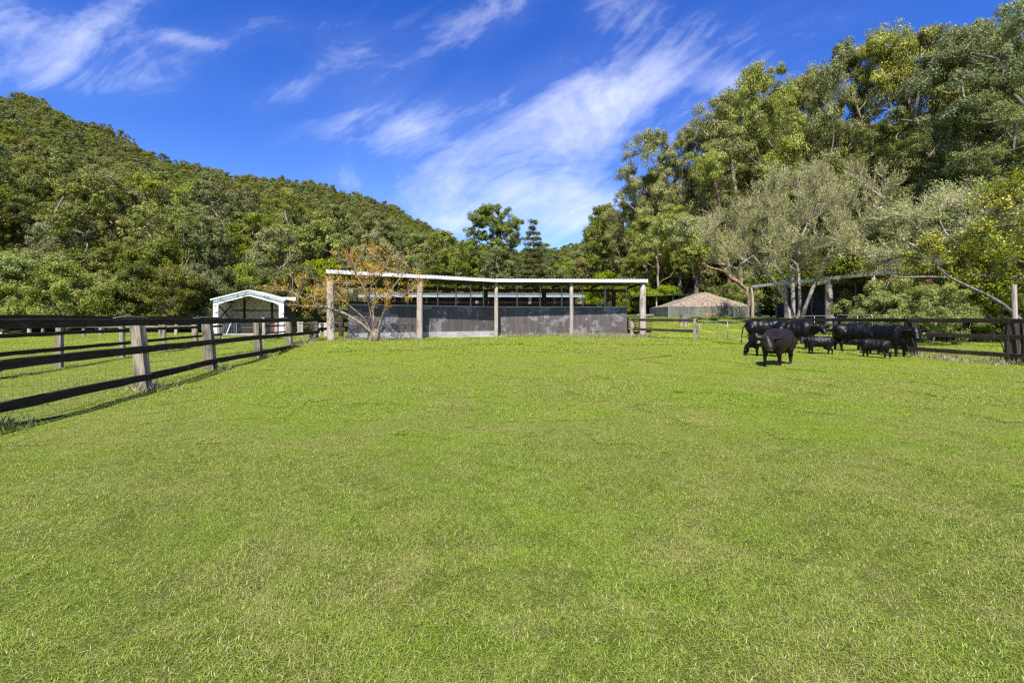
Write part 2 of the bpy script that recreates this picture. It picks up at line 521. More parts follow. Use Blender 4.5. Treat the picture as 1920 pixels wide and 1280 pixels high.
def leaf_mat(name, dark, mid, light, rnd_v=0.22, rnd_h=0.02, trans=0.25, spec=0.35, rough=0.5, alt=None, alt_at=0.9):
    m, bb, o = new_mat(name)
    at = bb.n('ShaderNodeAttribute', attribute_name='v')
    f = at.outputs['Fac']
    c = bb.ramp(f, [(0.08, dark), (0.5, mid), (0.95, light)])
    oi = bb.n('ShaderNodeObjectInfo')
    r = oi.outputs['Random']
    if alt is not None:
        a = bb.ramp(r, [(alt_at - 0.02, 0.0), (alt_at + 0.02, 1.0)])
        c = bb.mix(bb.m('MULTIPLY', a, 0.5), c, alt)
    r2 = bb.m('FRACT', bb.m('MULTIPLY', r, 7.31))
    r3 = bb.m('FRACT', bb.m('MULTIPLY', r, 13.7))
    h = bb.n('ShaderNodeHueSaturation', {'Color': c,
                                         'Hue': bb.m('ADD', bb.m('MULTIPLY', bb.m('SUBTRACT', r2, 0.5), 2 * rnd_h), 0.5),
                                         'Saturation': bb.m('ADD', bb.m('MULTIPLY', r3, 0.35), 0.82),
                                         'Value': bb.m('ADD', bb.m('MULTIPLY', r, 2 * rnd_v), 1 - rnd_v)})
    p = bb.n('ShaderNodeBsdfPrincipled', {'Base Color': h.outputs[0], 'Roughness': rough, 'Specular IOR Level': spec})
    t = bb.n('ShaderNodeBsdfTranslucent', {'Color': h.outputs[0]})
    mx = bb.n('ShaderNodeMixShader', {0: trans, 1: p.outputs[0], 2: t.outputs[0]})
    bb.nt.links.new(mx.outputs[0], o.inputs['Surface'])
    return m


M['leaf_dome'] = leaf_mat('mid green gum foliage', (0.09, 0.12, 0.025), (0.19, 0.235, 0.050), (0.32, 0.36, 0.10), 0.0, 0.0, trans=0.33, spec=0.2)
M['leaf_hill'] = leaf_mat('hill foliage', (0.094, 0.110, 0.018), (0.188, 0.208, 0.034), (0.325, 0.34, 0.080), 0.28, 0.02, trans=0.33, spec=0.2, alt=(0.20, 0.14, 0.06), alt_at=0.96)
M['leaf_gum'] = leaf_mat('gum foliage', (0.125, 0.138, 0.0257), (0.244, 0.26, 0.0533), (0.439, 0.439, 0.133), 0.18, 0.018, trans=0.33, spec=0.35, rough=0.45)
M['leaf_bright'] = leaf_mat('bright green foliage', (0.11, 0.144, 0.0173), (0.206, 0.253, 0.0311), (0.361, 0.391, 0.069), 0.15, 0.015, trans=0.33, spec=0.2)
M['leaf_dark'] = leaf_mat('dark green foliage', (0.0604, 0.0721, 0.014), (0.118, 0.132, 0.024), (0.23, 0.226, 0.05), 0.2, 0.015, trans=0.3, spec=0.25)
M['leaf_olive'] = leaf_mat('olive foliage', (0.14, 0.15, 0.040), (0.24, 0.25, 0.078), (0.38, 0.37, 0.15), 0.12, 0.01, trans=0.35, spec=0.2)
M['leaf_feather'] = leaf_mat('feathery foliage', (0.0633, 0.0805, 0.0172), (0.132, 0.161, 0.0322), (0.287, 0.31, 0.0805), 0.1, 0.01, trans=0.3, spec=0.3)
M['leaf_lime'] = leaf_mat('yellow-green foliage', (0.12, 0.14, 0.025), (0.22, 0.25, 0.04), (0.36, 0.37, 0.08), 0.08, 0.01, trans=0.35, spec=0.2)
M['leaf_thin'] = leaf_mat('thin yellow-green foliage', (0.19, 0.21, 0.038), (0.33, 0.35, 0.072), (0.49, 0.49, 0.15), 0.08, 0.01, trans=0.35, spec=0.2)
M['leaf_autumn'] = leaf_mat('rusty autumn foliage', (0.34, 0.13, 0.03), (0.58, 0.34, 0.06), (0.60, 0.52, 0.10), 0.1, 0.01, trans=0.35)
M['leaf_yellow'] = leaf_mat('yellow blossom', (0.36, 0.32, 0.03), (0.52, 0.46, 0.05), (0.66, 0.60, 0.12), 0.05, 0.0, trans=0.3)
M['leaf_red'] = leaf_mat('red tinged foliage', (0.11, 0.13, 0.02), (0.23, 0.25, 0.035), (0.37, 0.36, 0.06), 0.1, 0.01, trans=0.3)
M['dry_grass'] = leaf_mat('dry grass', (0.16, 0.17, 0.04), (0.34, 0.30, 0.12), (0.55, 0.46, 0.24), 0.1, 0.0, trans=0.3)


# grass blade colour: per blade value, with world-sized patches of straw and of lush green
def grass_nodes(bb, f, vec_scale=1.0):
    g = bb.n('ShaderNodeNewGeometry')
    pos = g.outputs['Position']
    big = bb.noise(pos, 0.42, 4, 0.6, 0.5)
    med = bb.noise(pos, 1.3, 5, 0.65, 0.8)
    sm = bb.noise(pos, 8.0, 3, 0.6, 0.3)
    sp = bb.n('ShaderNodeSeparateXYZ', {0: pos})
    far = bb.n('ShaderNodeMapRange', {'Value': sp.outputs[1], 'From Min': 2.0, 'From Max': 14.0}).outputs[0]
    c = bb.ramp(f, [(0.0, (0.065, 0.105, 0.016)), (0.35, (0.18, 0.25, 0.026)), (0.72, (0.33, 0.39, 0.05)), (0.86, (0.46, 0.44, 0.13)), (1.0, (0.66, 0.56, 0.33))])
    straw = bb.ramp(bb.m('ADD', bb.m('MULTIPLY', med, 0.65), bb.m('MULTIPLY', sm, 0.35)), [(0.47, 0.0), (0.60, 1.0)])
    c = bb.mix(bb.m('MULTIPLY', straw, 0.42), c, (0.40, 0.36, 0.13))
    lush = bb.ramp(big, [(0.46, 0.0), (0.58, 1.0)])
    c = bb.mix(bb.m('MULTIPLY', lush, 0.50), c, (0.22, 0.345, 0.018))
    c = bb.mix(bb.m('MULTIPLY', far, 0.42), c, (0.33, 0.385, 0.038))
    return c


m, bb, o = new_mat('grass blades')
at = bb.n('ShaderNodeAttribute', attribute_name='v')
c = grass_nodes(bb, at.outputs['Fac'])
p = bb.n('ShaderNodeBsdfPrincipled', {'Base Color': c, 'Roughness': 0.55, 'Specular IOR Level': 0.25})
t = bb.n('ShaderNodeBsdfTranslucent', {'Color': c})
mx = bb.n('ShaderNodeMixShader', {0: 0.35, 1: p.outputs[0], 2: t.outputs[0]})
bb.nt.links.new(mx.outputs[0], o.inputs['Surface'])
M['grass'] = m

m, bb, o = new_mat('turf')
g = bb.n('ShaderNodeNewGeometry')
f1 = bb.noise(g.outputs['Position'], 22.0, 6, 0.75)
f2 = bb.noise(g.outputs['Position'], 90.0, 3, 0.7)
f = bb.m('ADD', bb.m('MULTIPLY', f1, 0.9), bb.m('MULTIPLY', f2, 0.9))
f = bb.n('ShaderNodeMapRange', {'Value': f, 'From Min': 0.55, 'From Max': 1.3, 'To Min': 0.0, 'To Max': 0.95}).outputs[0]
c = grass_nodes(bb, f)
sp = bb.n('ShaderNodeSeparateXYZ', {0: g.outputs['Position']})
wood = bb.n('ShaderNodeMapRange', {'Value': bb.m('ADD', sp.outputs[1], bb.m('MULTIPLY', bb.noise(g.outputs['Position'], 0.4, 4, 0.6), 5.0)), 'From Min': 45.5, 'From Max': 47.5}).outputs[0]
litter = bb.ramp(f1, [(0.35, (0.03, 0.028, 0.014)), (0.65, (0.085, 0.07, 0.035))])
c = bb.mix(wood, c, litter)
# thin soil showing between the blades near by
near = bb.n('ShaderNodeMapRange', {'Value': sp.outputs[1], 'From Min': 6.0, 'From Max': 16.0, 'To Min': 1.0, 'To Max': 0.0}).outputs[0]
c = bb.mix(bb.m('MULTIPLY', near, 0.6), c, (0.07, 0.075, 0.022))
principled(bb, o, c, 0.9, 0.1, f, 1.0, 0.035)
M['turf'] = m

m, bb, o = new_mat('forest floor')
g = bb.n('ShaderNodeNewGeometry')
f = bb.noise(g.outputs['Position'], 0.5, 8, 0.7)
c = bb.ramp(f, [(0.3, (0.022, 0.024, 0.010)), (0.55, (0.045, 0.05, 0.018)), (0.75, (0.09, 0.075, 0.04))])
principled(bb, o, c, 0.95, 0.1, f, 1.0, 0.3)
M['forest_floor'] = m


# ------------------------------------------------------------------ the land
def grid_mesh(name, XX, YY, ZZ, mat):
    h, w = XX.shape
    co = np.stack([XX, YY, ZZ], -1).reshape(-1, 3).astype(np.float32)
    idx = np.arange(h * w).reshape(h, w)
    q = np.stack([idx[:-1, :-1], idx[:-1, 1:], idx[1:, 1:], idx[1:, :-1]], -1).reshape(-1, 4)
    return fast_mesh(name, co, q, [mat], smooth_=True)


def fast_mesh(name, co, quads, mats, tris=None, v=None, smooth_=False, mat_idx=None):
    me = bpy.data.meshes.new(name)
    co = np.ascontiguousarray(co, dtype=np.float32)
    me.vertices.add(len(co))
    me.vertices.foreach_set('co', co.ravel())
    parts = [np.asarray(quads, np.int32).ravel()]
    starts = np.arange(len(quads), dtype=np.int32) * 4
    if tris is not None and len(tris):
        parts.append(np.asarray(tris, np.int32).ravel())
        starts = np.concatenate([starts, len(quads) * 4 + np.arange(len(tris), dtype=np.int32) * 3])
    li = np.concatenate(parts)
    me.loops.add(len(li))
    me.loops.foreach_set('vertex_index', li)
    me.polygons.add(len(starts))
    me.polygons.foreach_set('loop_start', starts)
    for m_ in mats:
        me.materials.append(m_)
    if mat_idx is not None:
        me.polygons.foreach_set('material_index', np.asarray(mat_idx, np.int32))
    me.update(calc_edges=True)
    me.validate()
    if v is not None:
        a = me.attributes.new('v', 'FLOAT', 'POINT')
        a.data.foreach_set('value', np.asarray(v, np.float32))
    if smooth_:
        me.polygons.foreach_set('use_smooth', [True] * len(me.polygons))
    return me


def link_mesh(name, me, parent=None):
    o = bpy.data.objects.new(name, me)
    COL.objects.link(o)
    if parent is not None:
        o.parent = parent
    return o


xs = np.concatenate([np.linspace(-160, -40, 40), np.linspace(-39.5, 39.5, 240), np.linspace(40, 160, 40)])
ys = np.concatenate([np.linspace(-60, -3, 30), np.linspace(-2.6, 46, 180)])
XX, YY = np.meshgrid(xs, ys)
tag(link_mesh('ground', grid_mesh('ground', XX, YY, gz(XX, YY), M['turf'])), kind='structure')
us = np.linspace(-2.6, 2.6, 260)
yl = np.concatenate([np.linspace(45.0, 130, 60), np.linspace(133, 640, 120)])
UU, YY = np.meshgrid(us, yl)
ZZ = gz(UU * YY, YY) - 0.006
tag(link_mesh('hills', grid_mesh('hills', UU * YY, YY, ZZ, M['forest_floor'])), kind='structure')

# ------------------------------------------------------------------ grass
rng = np.random.default_rng(5)


def grass_patch(name, size, n, hmin, hmax, w, seed, lean=1.0):
    r = np.random.default_rng(seed)
    # clumpy distribution
    k = max(8, n // 40)
    cc = r.uniform(-size / 2, size / 2, (k, 2))
    ci = r.integers(0, k, n)
    mixm = r.random(n) < 0.45
    p = np.where(mixm[:, None], cc[ci] + r.normal(0, 0.018, (n, 2)), r.uniform(-size / 2, size / 2, (n, 2)))
    p = (p + size / 2) % size - size / 2
    h = r.uniform(hmin, hmax, n) * (0.75 + 0.5 * r.random(n))
    a = r.uniform(0, 2 * np.pi, n)
    ln = r.uniform(0.35, 1.5, n) * lean
    d = np.stack([np.cos(a), np.sin(a)], -1)
    sdir = np.stack([-np.sin(a), np.cos(a)], -1)
    tw = r.uniform(-0.9, 0.9, n)
    sdir = sdir * np.cos(tw)[:, None] + d * np.sin(tw)[:, None]
    ww = w * r.uniform(0.6, 1.3, n)
    co = np.zeros((n, 5, 3))
    base = np.concatenate([p, np.full((n, 1), -0.006)], -1)
    s3 = np.concatenate([sdir, np.zeros((n, 1))], -1) * ww[:, None] / 2
    mid = base.copy()
    mid[:, :2] += d * (h * 0.32 * ln)[:, None]
    mid[:, 2] += h * 0.62 / np.sqrt(1 + 0.3 * ln)
    tip = base.copy()
    tip[:, :2] += d * (h * 1.0 * ln)[:, None]
    tip[:, 2] += h * np.clip(1.05 - 0.42 * ln, 0.2, 1)
    co[:, 0], co[:, 1] = base - s3, base + s3
    co[:, 2], co[:, 3] = mid + s3 * 0.8, mid - s3 * 0.8
    co[:, 4] = tip
    i0 = np.arange(n) * 5
    quads = np.stack([i0, i0 + 1, i0 + 2, i0 + 3], -1)
    tris = np.stack([i0 + 3, i0 + 2, i0 + 4], -1)
    v = np.clip(np.where(r.random(n) < 0.11, r.uniform(0.85, 1.0, n), r.beta(2.2, 2.2, n) * 0.85), 0, 1)
    v = np.repeat(v, 5)
    return fast_mesh(name, co.reshape(-1, 3), quads, [M['grass']], tris, v)


def geo_scatter(name, protos, pts, rots, scls, idx, label, cat, kind='stuff'):
    """one object whose points carry copies of the prototype meshes"""
    pc = bpy.data.collections.new(name + ' kinds')
    for i, me in enumerate(protos):
        po = bpy.data.objects.new('%s_%03d' % (name, i), me)
        pc.objects.link(po)
    me = bpy.data.meshes.new(name)
    me.vertices.add(len(pts))
    me.vertices.foreach_set('co', np.asarray(pts, np.float32).ravel())
    for nm, arr in (('rot', rots), ('scl', scls)):
        a = me.attributes.new(nm, 'FLOAT_VECTOR', 'POINT')
        a.data.foreach_set('vector', np.asarray(arr, np.float32).ravel())
    a = me.attributes.new('idx', 'INT', 'POINT')
    a.data.foreach_set('value', np.asarray(idx, np.int32))
    me.update()
    ob = bpy.data.objects.new(name, me)
    COL.objects.link(ob)
    ng = bpy.data.node_groups.new(name, 'GeometryNodeTree')
    ng.interface.new_socket('Geometry', in_out='INPUT', socket_type='NodeSocketGeometry')
    ng.interface.new_socket('Geometry', in_out='OUTPUT', socket_type='NodeSocketGeometry')
    gi = ng.nodes.new('NodeGroupInput')
    go = ng.nodes.new('NodeGroupOutput')
    ci = ng.nodes.new('GeometryNodeCollectionInfo')
    ci.inputs['Collection'].default_value = pc
    ci.inputs['Separate Children'].default_value = True
    ci.inputs['Reset Children'].default_value = True
    ip = ng.nodes.new('GeometryNodeInstanceOnPoints')
    ip.inputs['Pick Instance'].default_value = True

    def named(nm, typ):
        nd = ng.nodes.new('GeometryNodeInputNamedAttribute')
        nd.data_type = typ
        nd.inputs['Name'].default_value = nm
        return nd.outputs['Attribute']
    er = ng.nodes.new('FunctionNodeEulerToRotation')
    L = ng.links.new
    L(gi.outputs[0], ip.inputs['Points'])
    L(ci.outputs[0], ip.inputs['Instance'])
    L(named('idx', 'INT'), ip.inputs['Instance Index'])
    L(named('rot', 'FLOAT_VECTOR'), er.inputs[0])
    L(er.outputs[0], ip.inputs['Rotation'])
    L(named('scl', 'FLOAT_VECTOR'), ip.inputs['Scale'])
    L(ip.outputs[0], go.inputs[0])
    md = ob.modifiers.new('scatter', 'NODES')
    md.node_group = ng
    return tag(ob, label, cat, kind=kind)


near_p = [grass_patch('blades near', 0.5, 9600, 0.011, 0.027, 0.0021, 10 + i, 1.25) for i in range(4)]
mid_p = [grass_patch('blades mid', 1.0, 16000, 0.014, 0.036, 0.0040, 20 + i, 1.15) for i in range(4)]
far_p = [grass_patch('blades far', 2.0, 14000, 0.02, 0.055, 0.010, 30 + i) for i in range(4)]


def cells(step, d0, d1, umax):
    g = np.arange(-60, 60, step)
    gy = np.arange(0, 60, step)
    A, B = np.meshgrid(g + step / 2, gy + step / 2)
    A, B = A.ravel(), B.ravel()
    keep = (B >= d0) & (B < d1) & (np.abs(A) < umax * B + 1.0)
    return A[keep], B[keep]


pts, rots, scl, idx = [], [], [], []
for (step, d0, d1, um, off) in ((0.5, 1.0, 6.6, 1.3, 0), (1.0, 5.0, 17.5, 1.3, 4), (2.0, 14.5, 42.0, 1.25, 8)):
    A, B = cells(step, d0, d1, um)
    n = len(A)
    z = gz(A, B)
    sx = (gz(A + 0.3, B) - gz(A - 0.3, B)) / 0.6
    sy = (gz(A, B + 0.3) - gz(A, B - 0.3)) / 0.6
    rz = rng.uniform(0, 2 * np.pi, n)
    A = A + rng.uniform(-0.12, 0.12, n) * step
    B = B + rng.uniform(-0.12, 0.12, n) * step
    z = gz(A, B)
    # tilt first expressed in the turned frame
    tx, ty = np.arctan(sy), -np.arctan(sx)
    pts.append(np.stack([A, B, z], -1))
    rx = np.cos(rz) * tx + np.sin(rz) * ty
    ry = -np.sin(rz) * tx + np.cos(rz) * ty
    rots.append(np.stack([rx, ry, rz], -1))
    s = rng.uniform(1.22, 1.34, n)
    hv = (0.85 + 0.5 * rng.random(n)) * np.clip((B - d0) / 2.4 + 0.12, 0.12, 1) if off else 0.85 + 0.5 * rng.random(n)
    if off == 0:
        hv = hv * np.clip((d1 - B) / 1.6 + 0.3, 0.3, 1)
    scl.append(np.stack([s, s, hv], -1))
    idx.append(rng.integers(0, 4, n) + off)
geo_scatter('grass', near_p + mid_p + far_p, np.concatenate(pts), np.concatenate(rots), np.concatenate(scl), np.concatenate(idx),
            'short green pasture grass flecked with dry straw across the paddock', 'grass')


# ------------------------------------------------------------------ trees
def rand_unit(r, n):
    v = r.normal(size=(n, 3))
    return v / np.linalg.norm(v, axis=1, keepdims=True)


def leaves_geo(pos, dirs, r, L, W, outn=None, rndn=0.75):
    n = len(pos)
    q = rand_unit(r, n)
    if outn is not None:      # leaves lie roughly along the surface of their tuft
        q = outn + q * rndn
    side = np.cross(dirs, q)
    side /= np.maximum(np.linalg.norm(side, axis=1, keepdims=True), 1e-6)
    L = L[:, None]
    W = W[:, None]
    co = np.stack([pos, pos + dirs * L * 0.42 + side * W / 2, pos + dirs * L, pos + dirs * L * 0.42 - side * W / 2], 1)
    return co.reshape(-1, 3)


class Tree:
    """skeleton grown towards the centres of leaf clumps"""
    def __init__(self, seed, trunk, r0, clumps, jitter=0.12, up=0.35, seglen=0.8, attach_lo=0.0):
        r = self.r = np.random.default_rng(seed)
        self.P = [np.array(p, float) for p in trunk]
        self.par = [-1] + list(range(len(trunk) - 1))
        nt_ = len(trunk)
        self.term = []
        kids_n = np.zeros(4000)
        kids_n[:len(trunk) - 1] = 0.6
        kids_n[len(trunk) - 1] = 0
        order = np.argsort([np.min(np.linalg.norm(np.array(self.P) - c, axis=1)) for c in clumps])
        minz = trunk[0][2] + attach_lo
        for ci in order:
            c = np.array(clumps[ci], float)
            P = np.array(self.P)
            dv = c - P
            dist = np.linalg.norm(dv, axis=1)
            ang = dv[:, 2] / np.maximum(dist, 1e-6)
            cost = dist * (1 + 1.2 * np.clip(up - ang, 0, 2)) + np.where(P[:, 2] < minz, 50, 0)
            cost = cost * (1 + 0.35 * kids_n[:len(P)])
            j = int(np.argmin(cost))
            kids_n[j] += 1
            L = dist[j]
            k = max(1, int(L / seglen))
            prev = j
            bow = rand_unit(r, 1)[0] * L * jitter
            bow[2] = abs(bow[2]) * 0.5 * np.sign(0.3 + r.random() - 0.5)
            for s in range(1, k + 1):
                t = s / k
                p = P[j] + dv[j] * t + bow * math.sin(math.pi * t) + r.normal(0, 0.05 * seglen, 3) * (s < k)
                self.P.append(p)
                self.par.append(prev)
                if s < k:
                    kids_n[len(self.P) - 1] = 0.5
                prev = len(self.P) - 1
            self.term.append(prev)
        n = len(self.P)
        cnt = np.zeros(n)
        ch = np.zeros(n, int)
        for i in range(n):
            if self.par[i] >= 0:
                ch[self.par[i]] += 1
        for i in range(n - 1, -1, -1):
            if ch[i] == 0:
                cnt[i] = max(cnt[i], 1)
            if self.par[i] >= 0:
                cnt[self.par[i]] += cnt[i]
        rad = (cnt / cnt[0]) ** 0.52 * r0
        self.rad = rad
        self.ntrunk = nt_

    def wood(self, sides=6, rmin=0.008, flare=1.35):
        verts, quads = [], []
        n = len(self.P)
        kids = [[] for _ in range(n)]
        for i in range(n):
            if self.par[i] >= 0:
                kids[self.par[i]].append(i)
        # chains
        stack = [(0, None)]
        base = 0
        out_v, out_q = [], []
        while stack:
            i, frm = stack.pop()
            chain = [i] if frm is None else [frm, i]
            while kids[chain[-1]]:
                ks = sorted(kids[chain[-1]], key=lambda k: -self.rad[k])
                for k in ks[1:]:
                    stack.append((k, chain[-1]))
                chain.append(ks[0])
            pts = np.array([self.P[c] for c in chain])
            rr = np.array([max(self.rad[c], rmin) for c in chain])
            if frm is not None:
                rr[0] = min(rr[0], rr[1] * 1.25)
            else:
                rr[0] *= flare
            rr[-1] = max(rmin * 0.6, rr[-1] * 0.5)
            ns = sides if rr[min(1, len(rr) - 1)] > 0.03 else 4
            if rr.max() < 0.02:
                ns = 3
            d = np.gradient(pts, axis=0) if len(pts) > 1 else np.array([[0, 0, 1.]])
            d /= np.maximum(np.linalg.norm(d, axis=1, keepdims=True), 1e-6)
            ref = np.array([0.31, 0.17, 0.93])
            a = np.cross(d, ref)
            a /= np.maximum(np.linalg.norm(a, axis=1, keepdims=True), 1e-6)
            c_ = np.cross(d, a)
            th = np.arange(ns) * 2 * np.pi / ns
            ring = pts[:, None, :] + rr[:, None, None] * (a[:, None, :] * np.cos(th)[None, :, None] + c_[:, None, :] * np.sin(th)[None, :, None])
            m_ = len(pts)
            ii = np.arange(m_ * ns).reshape(m_, ns)
            q = np.stack([ii[:-1], np.roll(ii[:-1], -1, 1), np.roll(ii[1:], -1, 1), ii[1:]], -1).reshape(-1, 4) + base
            out_v.append(ring.reshape(-1, 3))
            out_q.append(q)
            base += m_ * ns
        return np.concatenate(out_v), np.concatenate(out_q)


def clump_leaves(r, centres, R, n_per, L, W, flat=0.7, droop=0.5, sub=6, upbias=0.5):
    """leaf positions: each clump is a handful of tufts; returns verts and v"""
    cos, vs = [], []
    for c in centres:
        Rc = R * r.uniform(0.65, 1.25)
        k = max(3, int(sub * r.uniform(0.7, 1.3)))
        sd_ = rand_unit(r, k)
        sd_[:, 2] = np.where(r.random(k) < upbias, np.abs(sd_[:, 2]), sd_[:, 2])
        tc_ = c + sd_ * Rc * np.array([1, 1, flat]) * (0.35 + 0.6 * r.random((k, 1)))
        n = int(n_per * r.uniform(0.7, 1.3))
        ti = r.integers(0, k, n)
        off = rand_unit(r, n) * (Rc * 0.42 * r.random((n, 1)) ** 0.5) * np.array([1, 1, 0.8])
        p = tc_[ti] + off
        d = rand_unit(r, n)
        d[:, 2] -= droop * 1.4
        d += sd_[ti] * 0.3
        d /= np.maximum(np.linalg.norm(d, axis=1, keepdims=True), 1e-6)
        l = L * r.uniform(0.6, 1.35, n)
        w = W * r.uniform(0.7, 1.3, n)
        on = (p - c) / Rc * 0.7 + off / (Rc * 0.42) * 0.6
        on[:, 2] += 0.25
        d = d - on * (np.sum(d * on, 1, keepdims=True) / np.maximum(np.sum(on * on, 1, keepdims=True), 0.05)) * 0.75
        d /= np.maximum(np.linalg.norm(d, axis=1, keepdims=True), 1e-6)
        cos.append(leaves_geo(p, d, r, l, w, on))
        cv_ = r.random()
        tv = r.random(k)
        vs.append(np.repeat(np.clip(0.22 * cv_ + 0.25 * tv[ti] + 0.53 * r.random(n), 0, 1), 4))
    return np.concatenate(cos), np.concatenate(vs)


def quads_for(nv):
    return np.arange(nv).reshape(-1, 4)


def envelope(r, n, H, z0, W, shape='dome', fill=0.45, lobes=5, inner=0.35):
    """clump centres in a crown from z0 to H, width W, lobed so its outline is uneven"""
    out_ = []
    ph = r.uniform(0, 6.28, lobes)
    amp = r.uniform(0.05, 0.28, lobes)
    hz = r.uniform(0.5, 2.5, lobes)
    tries = 0
    while len(out_) < n and tries < n * 60:
        tries += 1
        t = r.random()
        a = r.uniform(0, 2 * math.pi)
        if shape == 'dome':
            prof = math.sqrt(max(0, 1 - (2 * abs(t - 0.42) / 1.16) ** 2.2))
        elif shape == 'cone':
            prof = max(0, 1 - t) ** 0.85
        elif shape == 'vase':
            prof = min(1.0, 0.35 + 1.1 * t) * math.sqrt(max(0, 1 - max(0, t - 0.45) ** 2 * 3.0))
        else:  # column
            prof = min(1, 0.75 + 0.4 * t) * math.sqrt(max(0, 1 - max(0, t - 0.6) ** 2 * 6))
        m_ = 1 + sum(amp[i] * math.sin((i + 1) * a + ph[i] + hz[i] * t * 4) for i in range(lobes)) * 0.55
        rad = prof * W / 2 * m_
        q = (inner + (1 - inner) * r.random() ** fill)
        if t > 0.8:
            q = r.random() ** 0.6
        c = np.array([math.cos(a) * rad * q, math.sin(a) * rad * q, z0 + (H - z0) * t])
        if out_ and min(np.linalg.norm(c - o_) for o_ in out_) < W * 0.42 / math.sqrt(n) * 1.15:
            continue
        out_.append(c)
    return out_


def make_tree(seed, H=14, z0=5, W=8, n=26, R=1.4, n_per=70, L=0.55, Wd=0.3, r0=0.22, shape='dome', leafm='leaf_hill', barkm='bark_gum',
              droop=0.5, flat=0.7, lean=0.04, sub=6, up=0.35, trunk_n=6, forks=1, inner=0.35, seglen=None, jitter=0.12, rmin=0.012, sides=6,
              attach=0.35, merge=False, extra=None, fill=0.45, spread=0.0):
    r = np.random.default_rng(seed)
    lx, ly = r.normal(0, lean, 2)
    top = z0 + (H - z0) * 0.35
    trunk = [(lx * z + 0.12 * math.sin(z * 0.7 + seed), ly * z + 0.12 * math.cos(z * 0.6 + seed * 2) - 0.12, z) for z in np.linspace(-0.15, top, trunk_n)]
    cl = envelope(r, n, H - R * flat * 0.8, z0 + R * 0.3, max(W - 1.2 * R, W * 0.3), shape, inner=inner, fill=fill)
    cl = [c + np.array([lx * c[2], ly * c[2], 0]) for c in cl]
    t = Tree(seed + 1, trunk, r0, cl, seglen=seglen or H / 16, up=up, jitter=jitter, attach_lo=z0 * attach)
    wv, wq = t.wood(sides=sides, rmin=rmin)
    cc = [t.P[i] for i in t.term]
    lv, lval = clump_leaves(r, cc, R, n_per, L, Wd, flat, droop, sub)
    if merge:
        nw = len(wv)
        lq = quads_for(len(lv))
        co = np.concatenate([wv, lv])
        q = np.concatenate([wq, lq + nw])
        v = np.concatenate([np.zeros(nw), lval])
        mi = np.concatenate([np.zeros(len(wq), int), np.ones(len(lq), int)])
        return fast_mesh('forest_tree', co, q, [M[barkm], M[leafm]], v=v, mat_idx=mi)
    tm = fast_mesh('trunk', wv, wq, [M[barkm]], smooth_=True)
    cm = fast_mesh('crown', lv, quads_for(len(lv)), [M[leafm]], v=lval)
    return tm, cm, t


def place_tree(name, meshes, x, y, s, rz, label, cat, group=None, z=None):
    zz = G(x, y) if z is None else z
    o = thing(name, label, cat, (x, y, zz), group)
    o.rotation_euler = (0, 0, rz)
    o.scale = s if hasattr(s, '__len__') else (s, s, s)
    link_mesh('trunk', meshes[0], o)
    link_mesh('crown', meshes[1], o)
    return o


R_ = random.Random(11)

# far wood on the hills: one mass
far_protos = []
for i in range(9):
    sh = ['dome', 'dome', 'column', 'dome', 'vase', 'dome', 'dome', 'column', 'vase'][i]
    far_protos.append(make_tree(100 + i, H=12.5, z0=3.2 + 0.4 * (i % 3), W=[8, 9, 6, 8.5, 8, 7, 9.5, 5.5, 7.5][i], n=22 + 2 * (i % 4), R=1.35, n_per=190, L=0.36,
                                Wd=0.21, r0=0.2, shape=sh, merge=True, sides=4, trunk_n=4, droop=0.3, seglen=1.6, rmin=0.03, sub=7))
rngh = np.random.default_rng(77)


def hill_points(dmin_u, y_lo_fn, y_hi_fn, spacing, u_lo, u_hi, seed):
    """jittered grid over the hill"""
    r = np.random.default_rng(seed)
    out_ = []
    y = 36.0
    while y < 520:
        sp = spacing(y)
        x0, x1 = u_lo * y, u_hi * y
        nx = int((x1 - x0) / sp)
        for k in range(nx):
            x = x0 + (k + r.random()) * sp
            yy_ = y + r.uniform(-0.5, 0.5) * sp
            u = x / yy_
            if y_lo_fn(u) <= yy_ <= y_hi_fn(u):
                out_.append((x, yy_))
        y += sp * 0.9
    return out_


def near_limit(u):   # trees nearer than this are individuals
    return float(np.interp(u, [-1.3, -0.6, -0.25, -0.05, 0.05, 0.2, 0.35, 1.3], [92, 96, 112, 140, 150, 130, 95, 90]))


def ridge_of(u):
    return float(np.interp(u, RU, RIDGE[:, 2]))


hp = hill_points(0, near_limit, lambda u: ridge_of(u) * 1.03, lambda y: 4.7 if y < 150 else 4.2 if y < 260 else 5.0, -1.45, 1.3, 3)
hp = np.array(hp)
nh = len(hp)
hz = gz(hp[:, 0], hp[:, 1])
s = rngh.uniform(0.6, 1.0, nh) * np.interp(hp[:, 1], [90, 160], [1.1, 0.88])
geo_scatter('hill_forest', far_protos, np.stack([hp[:, 0], hp[:, 1], hz - 0.4], -1),
            np.stack([rngh.normal(0, 0.04, nh), rngh.normal(0, 0.04, nh), rngh.uniform(0, 6.28, nh)], -1),
            np.stack([s, s, s * rngh.uniform(0.85, 1.15, nh)], -1), rngh.integers(0, len(far_protos), nh),
            'dense olive green gum forest covering the hillsides up to the ridge', 'forest')
print('hill forest trees', nh)

